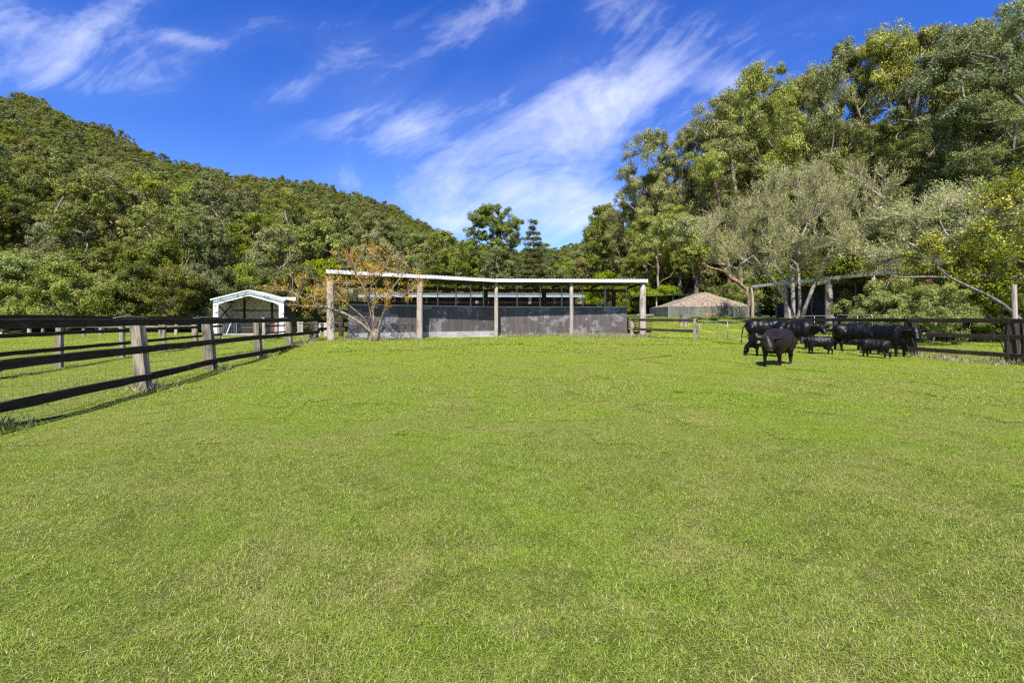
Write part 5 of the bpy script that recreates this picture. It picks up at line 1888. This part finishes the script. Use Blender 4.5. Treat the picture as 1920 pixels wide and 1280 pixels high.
c = Vector(sp3(3.9, 1.4, 0.05))
mb.tube([c, c + Vector((0, 0, 0.25)), c + Vector((0, 0, 0.6)), c + Vector((0, 0, 0.85))], [0.3, 0.4, 0.43, 0.36], 16)
mb.build('body', M['rust'], o, True)
mb = MB()
mb.tube([c + Vector((0, 0, 0.85)), c + Vector((0, 0, 0.89))], [0.40, 0.40], 16)
mb.build('rim', M['rust'], o, True)

# ------------------------------------------------------------------ netted aviary, low shed, stump
av = thing('aviary', 'low netted aviary with leaf-littered hip roof in front of the forest', 'aviary', (15.5, 42, G(15.5, 42)))
zA = 1.22
aL, aR = X(1253, 40.5), X(1413, 40.5)
y0a, y1a = 40.5, 46.0
hw = 0.97
cx = X(1335, 43.2)
apz = ZY(548, 43.2)
mb = MB()
cs = [(aL, y0a), (aR, y0a), (aR + .6, y1a), (aL, y1a)]
mb_n = 18
vs, fs = [], []
rv = random.Random(8)
# roof as a sagging dented net skin with real thickness of litter
for gi in range(mb_n + 1):
    for gj in range(mb_n + 1):
        u_, v_ = gi / mb_n, gj / mb_n
        x = aL + (aR - aL + .6 * v_) * u_
        y = y0a + (y1a - y0a) * v_
        ru = max(0, 1 - abs(u_ - 0.51) / 0.5)
        rv_ = max(0, 1 - abs(v_ - 0.5) / 0.5)
        h = min(ru * 1.02, rv_ * 1.8 + 0.05, 1.0)
        z = ZY(575, y0a) + (apz - ZY(575, y0a)) * h + (0.05 * math.sin(u_ * 31) * math.sin(v_ * 17) - 0.04 + rv.uniform(-.02, .02)) * (0.2 + h)
        if gi in (0, mb_n) or gj in (0, mb_n):
            z = ZY(575, y0a) + 0.02
        vs.append((x, y, z))
for gi in range(mb_n):
    for gj in range(mb_n):
        a_ = gi * (mb_n + 1) + gj
        fs.append((a_, a_ + mb_n + 1, a_ + mb_n + 2, a_ + 1))
mb.add(vs, fs)
M['litter_roof'] = noisy_mat('leaf litter on netting', [(0.069, 0.0495, 0.0319), (0.207, 0.165, 0.115), (0.332, 0.277, 0.211)], (9, 3, 6), 0.95, 0.1, bstr=0.8, bdist=0.05)
M['shade_net'], bb, oo = new_mat('grey shade netting')
vv = world_vec(bb, (1, 1, 1))
nf = bb.noise(bb.n('ShaderNodeMapping', {'Vector': vv, 'Scale': (1.2, 1.2, 0.9)}).outputs[0], 1.0, 4, 0.6)
cc_ = bb.ramp(nf, [(0.35, (0.20, 0.21, 0.20)), (0.6, (0.30, 0.30, 0.22))])
pb_ = bb.n('ShaderNodeBsdfPrincipled', {'Base Color': cc_, 'Roughness': 0.8, 'Specular IOR Level': 0.1})
tr = bb.n('ShaderNodeBsdfTransparent')
mm = bb.n('ShaderNodeMixShader', {0: 0.48, 1: tr.outputs[0], 2: pb_.outputs[0]})
bb.nt.links.new(mm.outputs[0], oo.inputs['Surface'])
mb.build('roof', M['litter_roof'], av, True)
ztop = ZY(575, y0a) + 0.015
for i in range(4):
    p, q = cs[i], cs[(i + 1) % 4]
    mb = MB()
    zb0, zb1 = G(*p) - 0.05, G(*q) - 0.05
    mb.add([(p[0], p[1], zb0), (q[0], q[1], zb1), (q[0], q[1], ztop), (p[0], p[1], ztop)], [(0, 1, 2, 3)])
    mb.build('net_wall', M['shade_net'], av)
for (px, y) in ((1253, 40.5), (1290, 40.5), (1319, 40.5), (1365, 40.5), (1413, 40.5)):
    mb = MB()
    x = X(px, y)
    mb.box((x, y - 0.03, (G(x, y) + ztop) / 2), (0.05, 0.03, ztop - G(x, y)))
    mb.build('post', M['galv'], av)
# play things inside, seen through the net
for (px, w, hgt, mt, nm, lab) in ((1315, 0.5, 0.75, 'yellow', 'play_arch', 'yellow plastic arch seen left through the aviary net'), (1328, 0.4, 0.7, 'yellow', 'play_arch', 'yellow plastic arch seen right through the aviary net')):
    y = 40.9
    x = X(px, y)
    zb = G(x, y)
    mb = MB()
    mb.tube([(x - w / 2, y, zb), (x - w / 2, y, zb + hgt * .6), (x - w / 3, y, zb + hgt), (x, y, zb + hgt * 1.15), (x + w / 3, y, zb + hgt), (x + w / 2, y, zb + hgt * .6), (x + w / 2, y, zb)], 0.055, 6)
    tag(mb.build(nm, M[mt], None, True, loc=(x, y, zb)), lab, 'toy', 'plastic toys at the aviary')
for (px, s, mt, lab) in ((1326, 0.34, 'orange', 'orange lidded plastic tub below the yellow arches'), (1338, 0.3, 'orange', 'smaller orange lidded plastic tub right of the arches'), (1334, 0.22, 'teal', 'green lidded plastic tub between the orange tubs')):
    y = 40.75
    x = X(px, y)
    zb = G(x, y)
    o = thing('plastic_tub', lab, 'tub', (x, y, zb), 'plastic toys at the aviary')
    mb = MB()
    mb.tube([(x, y, zb), (x, y, zb + s * 0.4), (x, y, zb + s * 1.1)], [s * 0.38, s * 0.5, s * 0.46], 12)
    mb.build('body', M[mt], o, True)
    mb = MB()
    mb.tube([(x, y, zb + s * 1.1), (x, y, zb + s * 1.3)], [s * 0.52, s * 0.42], 12)
    mb.build('lid', M[mt], o, True)

ls = thing('low_shed', 'low dark open shed with flat tin roof left of the aviary', 'shed', (X(1250, 46), 46, G(X(1250, 46), 46)))
lx0, lx1 = X(1196, 46), X(1312, 46)
zs = ZY(556, 46)
corrugated((lx0, 45.6, zs), (lx1 - lx0, 0, 0.22), (0, 4.5, 0.12), 0.2, 0.02).build('roof', M['roof_green'], ls)
for px in (1200, 1231, 1262, 1290):
    mb = MB()
    x = X(px, 46)
    mb.tube([(x, 46, G(x, 46) - 0.1), (x, 46, zs - 0.02)], 0.07, 8)
    mb.build('post', M['post_pale'] if px == 1231 else M['post_grey'], ls)
mb = MB()
mb.box(((lx0 + lx1) / 2, 50.0, G(16, 50) + 0.8), (lx1 - lx0, 0.08, 2.0))
mb.build('back_wall', M['black_board'], ls)
mb = MB()
mb.box((X(1275, 46.3), 46.6, G(X(1275, 46), 46) + 0.55), (3.2, 0.08, 1.2))
mb.build('front_panel', M['dark_sheet'], ls)

sx_, sy_ = X(1282, 31.5), 31.5
o = thing('tree_stump', 'sawn pale tree stump with flared base on the lawn before the aviary', 'stump', (sx_, sy_, G(sx_, sy_)))
mb = MB()
zb = G(sx_, sy_)
ring_n = 14
vs, fs = [], []
for i, (z, rad) in enumerate(((-0.1, 0.42), (0.05, 0.33), (0.2, 0.28), (0.5, 0.25), (0.78, 0.25))):
    for k in range(ring_n):
        a = 2 * math.pi * k / ring_n
        q = rad * (1 + (0.16 if i < 2 else 0.05) * math.sin(k * 2.4 + 1))
        vs.append((sx_ + math.cos(a) * q, sy_ + math.sin(a) * q, zb + z))
for i in range(4):
    for k in range(ring_n):
        k2 = (k + 1) % ring_n
        fs.append((i * ring_n + k, i * ring_n + k2, (i + 1) * ring_n + k2, (i + 1) * ring_n + k))
fs.append(tuple(4 * ring_n + k for k in range(ring_n)))
mb.add(vs, fs)
mb.build('wood', M['post_grey'], o)

# ------------------------------------------------------------------ open stable on the right
r2 = thing('open_stable', 'right-hand open stable with sloping roof and black panels behind the twiggy tree', 'stable', (20, 35, G(20, 35)))
E0, E1 = Vector((X(1411, 40), 40)), Vector((X(1680, 27.5), 27.5))
zE = ZY(537, 40)
bk = Vector((0.87, 0.49)) * 4.6
mb = MB()
mb.beam((E0.x, E0.y, zE), (E1.x, E1.y, zE + 0.02), 0.06, 0.2)
f_ = mb.build('fascia', M['fascia_grey'], r2)
e_ = Vector((E1.x - E0.x, E1.y - E0.y, 0.02))
corrugated((E0.x, E0.y, zE + 0.125), e_, Vector((bk.x, bk.y, 0.35)), 0.16, 0.018).build('roof', M['roof_green'], r2)
for (px, rad) in ((1411, 0.12), (1475, 0.15), (1555, 0.21), (1640, 0.15)):
    k = (px - 960) / F
    t_ = (k * E0.y - E0.x) / ((E1.x - E0.x) - k * (E1.y - E0.y))
    x, y = E0.x + (E1.x - E0.x) * t_ + 0.05, E0.y + (E1.y - E0.y) * t_ + 0.1
    rough_post((x, y, G(x, y) - 0.3), (x, y, zE - 0.10), rad, rr, 12, 7).build('pole', M['post_pale'], r2, True)
off = Vector((0.87, 0.49)) * 1.9
for i in range(6):
    a_, c_ = E0.lerp(E1, 0.10 + i * 0.15) + off, E0.lerp(E1, 0.10 + (i + 1) * 0.15 - 0.008) + off
    zb = G(a_.x, a_.y)
    mb = MB()
    mb.beam((a_.x, a_.y, 1.75), (c_.x, c_.y, 1.75), 0.06, 1.5)
    mb.build('wall_panel', M['black_board'], r2)
    mb = MB()
    mb.beam((a_.x - 0.05, a_.y - .05, 0.9), (a_.x - 0.05, a_.y - .05, zE), 0.07, 0.07, up=(0, 1, 0))
    mb.build('upright', M['galv'], r2)
mb = MB()
a_, c_ = E0.lerp(E1, 0.02) + bk * 0.97, E0.lerp(E1, 0.98) + bk * 0.97
mb.beam((a_.x, a_.y, 2.4), (c_.x, c_.y, 2.4), 0.06, 3.0)
mb.build('back_wall', M['dark_sheet'], r2)
# small rail run between aviary and this stable
fence('yard_fence', 'short dark rails with white end post between aviary and right stable', [(X(1424, 41), 41, 2.5, 0.16, 'post_pale'), (X(1446, 41), 41, 2.4, 0.09, 'post_dark')], [2.2, 1.75], rr, 'rail_dark', 'post_dark', 0.16, 0.05, 1)


# ------------------------------------------------------------------ cattle
def ellipsoid(mb, c, rad, rot=None, nu=16, nv=10):
    vs, fs = [], []
    rot = rot or Matrix.Identity(3)
    for j in range(nv + 1):
        ph_ = math.pi * j / nv
        for i in range(nu):
            th = 2 * math.pi * i / nu
            p = Vector((math.sin(ph_) * math.cos(th) * rad[0], math.sin(ph_) * math.sin(th) * rad[1], math.cos(ph_) * rad[2]))
            vs.append(Vector(c) + rot @ p)
    for j in range(nv):
        for i in range(nu):
            i2 = (i + 1) % nu
            fs.append((j * nu + i, (j + 1) * nu + i, (j + 1) * nu + i2, j * nu + i2))
    mb.add(vs, fs)


def limb(mb, pts, rad, n=5, sides=12):
    """tapered overlapping balls and tubes along joints"""
    for i in range(len(pts) - 1):
        a, c = Vector(pts[i]), Vector(pts[i + 1])
        mb.tube([a, a.lerp(c, 0.5), c], [rad[i], (rad[i] + rad[i + 1]) / 2, rad[i + 1]], sides)
    for p, q in zip(pts, rad):
        ellipsoid(mb, p, (q, q, q), None, 12, 8)


def cow(label, x, y, heading, scale, coat_, neck=(0.0, 0.35), head_yaw=0.0, head_pitch=-0.7, bend=0.0, legs=None, tail=None, calf=False, ear_tag=None, fat=1.0, group='black cattle in the paddock', graze=False, sink=0.07):
    """built facing +X; neck = (yaw, pitch); head pitch relative to horizontal"""
    mb = MB()
    f = fat
    lb = 0.86 if calf else 1.0    # body depth
    z = 0.735 if not calf else 0.76
    ellipsoid(mb, (0.0, 0, z - 0.01), (0.50, 0.27 * f, 0.295 * lb * f))
    ellipsoid(mb, (0.34, 0, z + 0.02), (0.30, 0.255 * f, 0.33 * lb))
    ellipsoid(mb, (-0.40, 0, z + 0.05), (0.31, 0.25 * f, 0.28 * lb))
    ellipsoid(mb, (-0.52, 0, z + 0.10), (0.20, 0.20 * f, 0.20 * lb))
    ellipsoid(mb, (0.0, 0, z + 0.19 * lb), (0.60, 0.16, 0.13))
    ellipsoid(mb, (0.18, 0, z), (0.34, 0.255 * f, 0.315 * lb * f))
    ellipsoid(mb, (-0.18, 0, z + 0.01), (0.34, 0.265 * f, 0.29 * lb * f))
    for s_ in (-1, 1):
        ellipsoid(mb, (-0.40, s_ * 0.155, z + 0.19 * lb), (0.075, 0.05, 0.05))     # hip points
        ellipsoid(mb, (-0.63, s_ * 0.07, z + 0.12 * lb), (0.05, 0.04, 0.06))       # pin bones
    ellipsoid(mb, (0.30, 0, z + 0.26 * lb), (0.20, 0.09, 0.09))
    ellipsoid(mb, (-0.47, 0, z + 0.22 * lb), (0.16, 0.13, 0.09))
    ellipsoid(mb, (0.48, 0, z - 0.14), (0.17, 0.14, 0.20))           # brisket
    for s_ in (-1, 1):
        ellipsoid(mb, (0.38, s_ * 0.16 * f, z - 0.02), (0.15, 0.11, 0.25))   # shoulder
        ellipsoid(mb, (-0.46, s_ * 0.15 * f, z - 0.03), (0.19, 0.11, 0.26))  # thigh
    # neck and head
    ny, np_ = neck
    nb = Vector((0.50, 0, z + 0.10))
    nd = Vector((math.cos(ny) * math.cos(np_), math.sin(ny) * math.cos(np_), math.sin(np_)))
    nl = 0.38 if not graze else 0.52
    poll = nb + nd * nl
    limb(mb, [tuple(nb - nd * 0.08), tuple(nb + nd * nl * 0.5), tuple(poll)], [0.215, 0.155 if not calf else 0.135, 0.115 if not calf else 0.105])
    ellipsoid(mb, tuple(nb + nd * nl * 0.35 - Vector((0, 0, 0.09))), (0.18, 0.10, 0.16))
    hy = ny + head_yaw
    hd = Vector((math.cos(hy) * math.cos(head_pitch), math.sin(hy) * math.cos(head_pitch), math.sin(head_pitch)))
    side = Vector((-math.sin(hy), math.cos(hy), 0))
    upv = side.cross(hd)
    if upv.z < 0: upv = -upv
    hs_ = 1.17 if not calf else 1.02
    Rm = Matrix((hd, side, hd.cross(side))).transposed()
    ellipsoid(mb, tuple(poll + hd * 0.05), (0.105 * hs_, 0.108 * hs_, 0.10 * hs_), Rm)
    mz = poll + hd * 0.265 * hs_
    limb(mb, [tuple(poll + hd * 0.04), tuple(poll + hd * 0.2 * hs_), tuple(mz)], [0.100 * hs_, 0.086 * hs_, 0.066 * hs_])
    ellipsoid(mb, tuple(mz), (0.05 * hs_, 0.072 * hs_, 0.054 * hs_), Rm)
    ellipsoid(mb, tuple(poll - hd * 0.03 + upv * 0.05), (0.07, 0.08, 0.07), Rm)
    jaw = poll + hd * 0.13 - upv * 0.07
    ellipsoid(mb, tuple(jaw), (0.14 * hs_, 0.065, 0.07), Rm)
    for s_ in (-1, 1):
        ellipsoid(mb, tuple(poll + hd * 0.13 + side * s_ * 0.085 * hs_ + upv * 0.04), (0.035, 0.025, 0.028), Rm)   # brow
        ed = (side * s_ * 0.9 - hd * 0.12 + Vector((0, 0, -0.12))).normalized()
        e2 = upv
        Re = Matrix((ed, ed.cross(e2).normalized(), e2)).transposed()
        ellipsoid(mb, tuple(poll - hd * 0.01 + ed * 0.185 * hs_ + upv * 0.02), (0.105 * hs_, 0.026, 0.062 * hs_), Re, 12, 8)
    # legs: offsets of the feet fore/aft, in metres
    lg = legs or (0.0, 0.0, 0.0, 0.0)
    fl = 0.0
    for k, s_ in enumerate((-1, 1)):
        dx_ = lg[k]
        yy_ = s_ * 0.145 * f
        limb(mb, [(0.40, yy_, z - 0.12), (0.41 + dx_ * 0.35, yy_, 0.40), (0.41 + dx_ * 0.6, yy_ * 0.97, 0.33), (0.40 + dx_ * 0.92, yy_ * 0.95, 0.11), (0.42 + dx_, yy_ * 0.95, 0.05)],
             [0.12, 0.068, 0.054, 0.036, 0.044])
        mb.tube([(0.42 + dx_, yy_ * .95, 0.06), (0.44 + dx_, yy_ * .95, 0.0)], [0.042, 0.052], 12)
    for k, s_ in enumerate((-1, 1)):
        dx_ = lg[2 + k]
        yy_ = s_ * 0.15 * f
        limb(mb, [(-0.44, yy_, z - 0.02), (-0.36 + dx_ * 0.3, yy_ * 1.05, 0.50), (-0.55 + dx_ * 0.7, yy_, 0.37), (-0.53 + dx_ * 0.9, yy_ * .97, 0.12), (-0.50 + dx_, yy_ * .97, 0.05)],
             [0.18, 0.115, 0.056, 0.036, 0.044])
        mb.tube([(-0.50 + dx_, yy_ * .97, 0.06), (-0.48 + dx_, yy_ * .97, 0.0)], [0.042, 0.052], 12)
    # tail
    tl = tail or [(-0.69, 0, z + 0.17), (-0.76, 0.0, z + 0.06), (-0.77, 0.02, 0.55), (-0.76, 0.03, 0.34)]
    limb(mb, tl, [0.035] + [0.022] * (len(tl) - 2) + [0.02])
    tip = Vector(tl[-1])
    ellipsoid(mb, tuple(tip - Vector((0, 0, 0.05))), (0.035, 0.035, 0.10))
    if not calf and not graze:
        ellipsoid(mb, (-0.25, 0, z - 0.27), (0.15, 0.12, 0.09))     # udder / belly fold
    me = bpy.data.meshes.new('tmp')
    me.from_pydata(mb.v, [], mb.f)
    tmp = bpy.data.objects.new('tmp', me)
    COL.objects.link(tmp)
    rm = tmp.modifiers.new('r', 'REMESH')
    rm.mode = 'VOXEL'
    rm.voxel_size = 0.016
    sm_ = tmp.modifiers.new('s', 'SMOOTH')
    sm_.factor = 0.5
    sm_.iterations = 11
    dg = bpy.context.evaluated_depsgraph_get()
    body = bpy.data.meshes.new_from_object(tmp.evaluated_get(dg))
    bpy.data.objects.remove(tmp)
    body.name = 'body'
    body.materials.clear()
    body.materials.append(M[coat_])
    body.polygons.foreach_set('use_smooth', [True] * len(body.polygons))
    # muscle relief and hair clumps
    co = np.zeros(len(body.vertices) * 3, np.float32)
    body.vertices.foreach_get('co', co)
    co = co.reshape(-1, 3)
    nr = np.zeros(len(body.vertices) * 3, np.float32)
    body.vertices.foreach_get('normal', nr)
    nr = nr.reshape(-1, 3)
    disp = 0.0015 * np.sin(co[:, 0] * 23 + 3 * np.sin(co[:, 2] * 9)) * np.sin(co[:, 2] * 17 + co[:, 1] * 8) + 0.0006 * np.sin(co[:, 0] * 71 + co[:, 2] * 53)
    from mathutils import noise as mn
    seed_ = x * 3.1
    nz = np.array([mn.noise(Vector((c[0] * 7 + seed_, c[1] * 15, c[2] * 11))) + 0.5 * mn.noise(Vector((c[0] * 17, c[1] * 34 + seed_, c[2] * 26))) for c in co], np.float32)
    big_ = np.array([mn.noise(Vector((c[0] * 3.2 + seed_, c[1] * 3, c[2] * 3.5))) for c in co], np.float32)
    foot = np.clip((co[:, 2] - 0.1) / 0.35, 0.15, 1)
    disp = disp + (0.0065 * nz + 0.014 * big_) * foot
    co += nr * disp[:, None]
    body.vertices.foreach_set('co', co.ravel())
    body.update()
    o = thing('calf' if calf else 'cow', label, 'calf' if calf else 'cow', (x, y, G(x, y) - sink), group)
    o.rotation_euler = (0, 0, heading)
    o.scale = (scale * 0.93, scale, scale)
    link_mesh('body', body, o)
    # eyes
    for s_ in (-1, 1):
        e = MB()
        ellipsoid(e, tuple(poll + hd * 0.145 + side * s_ * 0.094 * hs_ + upv * 0.03), (0.018, 0.018, 0.018), None, 8, 6)
        e.build('eye', M['eye'], None, True).parent = o
    # paler muzzle pad
    e = MB()
    ellipsoid(e, tuple(mz + hd * 0.032), (0.042, 0.062 * hs_, 0.044 * hs_), Rm, 12, 8)
    e.build('muzzle', M['coat_muzzle'], None, True).parent = o
    if ear_tag:
        s_, mt = ear_tag
        ed = (side * s_ * 0.9 - hd * 0.12 + Vector((0, 0, -0.12))).normalized()
        e = MB()
        c = poll + ed * 0.215 + hd * 0.045 - upv * 0.04
        q = 0.036
        sd2 = side
        e.prism([tuple(c + sd2 * q - upv * q * 1.2), tuple(c + sd2 * q + upv * q * 0.4), tuple(c + sd2 * q * 0.3 + upv * q * 1.3), tuple(c - sd2 * q * 0.3 + upv * q * 1.3), tuple(c - sd2 * q + upv * q * 0.4), tuple(c - sd2 * q - upv * q * 1.2)], tuple(hd * 0.008))
        e.build('ear_tag', M[mt], None).parent = o
    return o


M['coat_muzzle'] = noisy_mat('grey muzzle', [(0.022, 0.020, 0.019), (0.05, 0.045, 0.042)], (20, 20, 20), 0.5, 0.25)
ang = math.atan2
# nearest cow, walking towards the camera and turned left
RD = math.radians
cow('nearest brownish-black cow walking towards the camera with white ear tag', X(1459, 12.6), 12.6, RD(-140), 0.95, 'coat_brown',
    neck=(0.15, -0.12), head_yaw=0.50, head_pitch=-0.85, legs=(0.14, -0.12, -0.06, 0.10), ear_tag=(-1, 'tag_white'), fat=1.10)
cow('black calf grazing head-down behind the nearest cow', X(1438, 14.6), 14.6, RD(150), 0.70, 'coat_black', neck=(0.1, -0.85), head_yaw=0.2, head_pitch=-1.25, calf=True, graze=True)
cow('black cow on the far left seen side-on with its rump and tail to the left', X(1434, 18.0), 18.0, RD(-28), 1.0, 'coat_black', neck=(0.2, 0.05), head_pitch=-0.6, fat=1.03,
    tail=[(-0.69, 0, .87), (-0.78, -0.02, 0.74), (-0.83, -0.03, 0.48), (-0.85, -0.04, 0.22)])
cow('black cow at the back facing right with one ear raised, above the left calf', X(1490, 17.0), 17.0, RD(-46), 1.0, 'coat_black', neck=(-0.1, 0.05), head_yaw=-0.75, head_pitch=-0.6, fat=1.0)
cow('charcoal calf facing left with its head turned to the camera and tail trailing', X(1536, 15.2), 15.2, RD(160), 0.61, 'coat_calf', neck=(0.35, 0.12), head_yaw=0.9, head_pitch=-0.75, calf=True,
    tail=[(-0.66, 0, .88), (-0.82, 0.02, 0.80), (-0.98, 0.03, 0.62), (-1.08, 0.03, 0.40)], legs=(0.05, -0.06, 0.08, -0.05))
cow('black cow turned away beside the fence, its tail curved over its left flank', X(1597, 17.0), 17.0, RD(4), 1.0, 'coat_black', neck=(0.15, -0.25), head_pitch=-1.0, fat=1.06,
    tail=[(-0.69, 0, .88), (-0.80, 0.05, 0.78), (-0.88, 0.07, 0.60), (-0.84, 0.06, 0.42)])
cow('charcoal calf nudging the turned-away cow, its rump to the right', X(1640, 14.5), 14.5, RD(128), 0.60, 'coat_calf', neck=(-0.1, 0.15), head_pitch=-0.15, calf=True, legs=(-0.05, 0.08, -0.12, 0.06),
    tail=[(-0.66, 0, .86), (-0.74, 0.0, 0.78), (-0.74, 0.02, 0.58), (-0.72, 0.03, 0.45)])
cow('largest black cow nearest the right fence posts facing the camera with yellow ear tag', X(1666, 15.4), 15.4, RD(-80), 1.0, 'coat_black', neck=(0.15, 0.12), head_yaw=-0.75, head_pitch=-0.85,
    ear_tag=(1, 'tag_yellow'), fat=1.06)

# ------------------------------------------------------------------ weeds and rough grass at posts and wall
wr = np.random.default_rng(90)


def tufts(name, spots, label, cat, mat='dry_grass', h=(0.08, 0.22), per=60, w=0.008, spread=0.14):
    cos, vs, k = [], [], 0
    P_, H_ = [], []
    for (x, y, s) in spots:
        n = int(per * s)
        px_ = x + wr.normal(0, spread * s, n)
        py_ = y + wr.normal(0, spread * s * 0.7, n)
        P_.append(np.stack([px_, py_, gz(px_, py_)], -1))
        H_.append(wr.uniform(h[0], h[1], n) * (0.6 + 0.5 * s))
    P_ = np.concatenate(P_)
    H_ = np.concatenate(H_)
    n = len(P_)
    d = rand_unit(wr, n)
    d[:, 2] = np.abs(d[:, 2]) + 0.7
    d /= np.linalg.norm(d, axis=1, keepdims=True)
    co = leaves_geo(P_, d, wr, H_, np.full(n, w))
    me = fast_mesh(name, co, quads_for(len(co)), [M[mat]], v=np.repeat(wr.random(n), 4))
    return tag(link_mesh(name, me), label, cat, kind='stuff')


sp_ = []
for (x, y) in F1[1:]:
    sp_ += [(x + wr.uniform(0.0, 0.25), y + wr.uniform(-.1, .15), wr.uniform(0.8, 1.5)) for _ in range(2)]
for t_ in np.linspace(0, 1, 22):
    x, y = F1[-2][0] + (F1[-1][0] - F1[-2][0]) * t_, F1[-2][1] + (F1[-1][1] - F1[-2][1]) * t_
    sp_.append((x + wr.normal(0.1, .12), y, 1.0))
for t_ in np.linspace(0, 1, 110):
    x, y = W1.x + (W2.x - W1.x) * t_, W1.y + (W2.y - W1.y) * t_
    sp_.append((x, y - wr.uniform(0.1, 0.7), 1.1))
for _ in range(120):
    sp_.append((wr.uniform(2.5, 6.8), wr.uniform(22.6, 24.9), 1.0))
for _ in range(26):
    sp_.append((X(wr.uniform(640, 790), 20), wr.uniform(19.3, 20.6), 0.8))
for p in F4:
    sp_.append((p[0] - 0.1, p[1] - 0.15, 1.3))
for _ in range(16):
    sp_.append((wr.uniform(12.4, 13.5), wr.uniform(12.6, 15.4), 1.0))
tufts('dry_grass', sp_, 'tawny rough grass along fence feet and the stable wall base', 'dry grass', w=0.013)
sp_ = [(wr.uniform(-9, 12), wr.uniform(8, 23.5), wr.uniform(0.5, 1.0)) for _ in range(260)] + [(x + wr.uniform(-.1, .3), y + wr.uniform(-.2, .2), 1.2) for x, y in F1 for _ in range(3)]
tufts('grass_tufts', sp_, 'taller green grass tufts scattered over the pasture', 'grass tufts', mat='grass', h=(0.05, 0.11), per=50, w=0.009, spread=0.2)

# bare soil under the autumn tree and behind the calves
for (x, y, sx, sy, nm) in ((X(715, 20.0), 20.0, 1.9, 0.7, 'bare soil patch'), (X(1640, 17.5), 17.6, 3.0, 0.8, 'bare soil patch')):
    n = 40
    rings = 6
    vs, fs = [(x, y, G(x, y) + 0.012)], []
    for j in range(1, rings + 1):
        for k in range(n):
            a = 2 * math.pi * k / n
            q = j / rings * (1 + 0.18 * math.sin(3 * a + x) + 0.12 * math.sin(7 * a) + 0.08 * math.sin(13 * a))
            xx, yv = x + math.cos(a) * sx * q, y + math.sin(a) * sy * q
            vs.append((xx, yv, G(xx, yv) + (0.012 if j < rings else -0.01)))
    for k in range(n):
        fs.append((0, 1 + k, 1 + (k + 1) % n))
        for j in range(rings - 1):
            b0 = 1 + j * n
            fs.append((b0 + k, b0 + n + k, b0 + n + (k + 1) % n, b0 + (k + 1) % n))
    mb = MB()
    mb.add(vs, fs)
    tag(mb.build('soil', M['soil'], None, True), kind='structure')

print('objects', len(SC.objects))
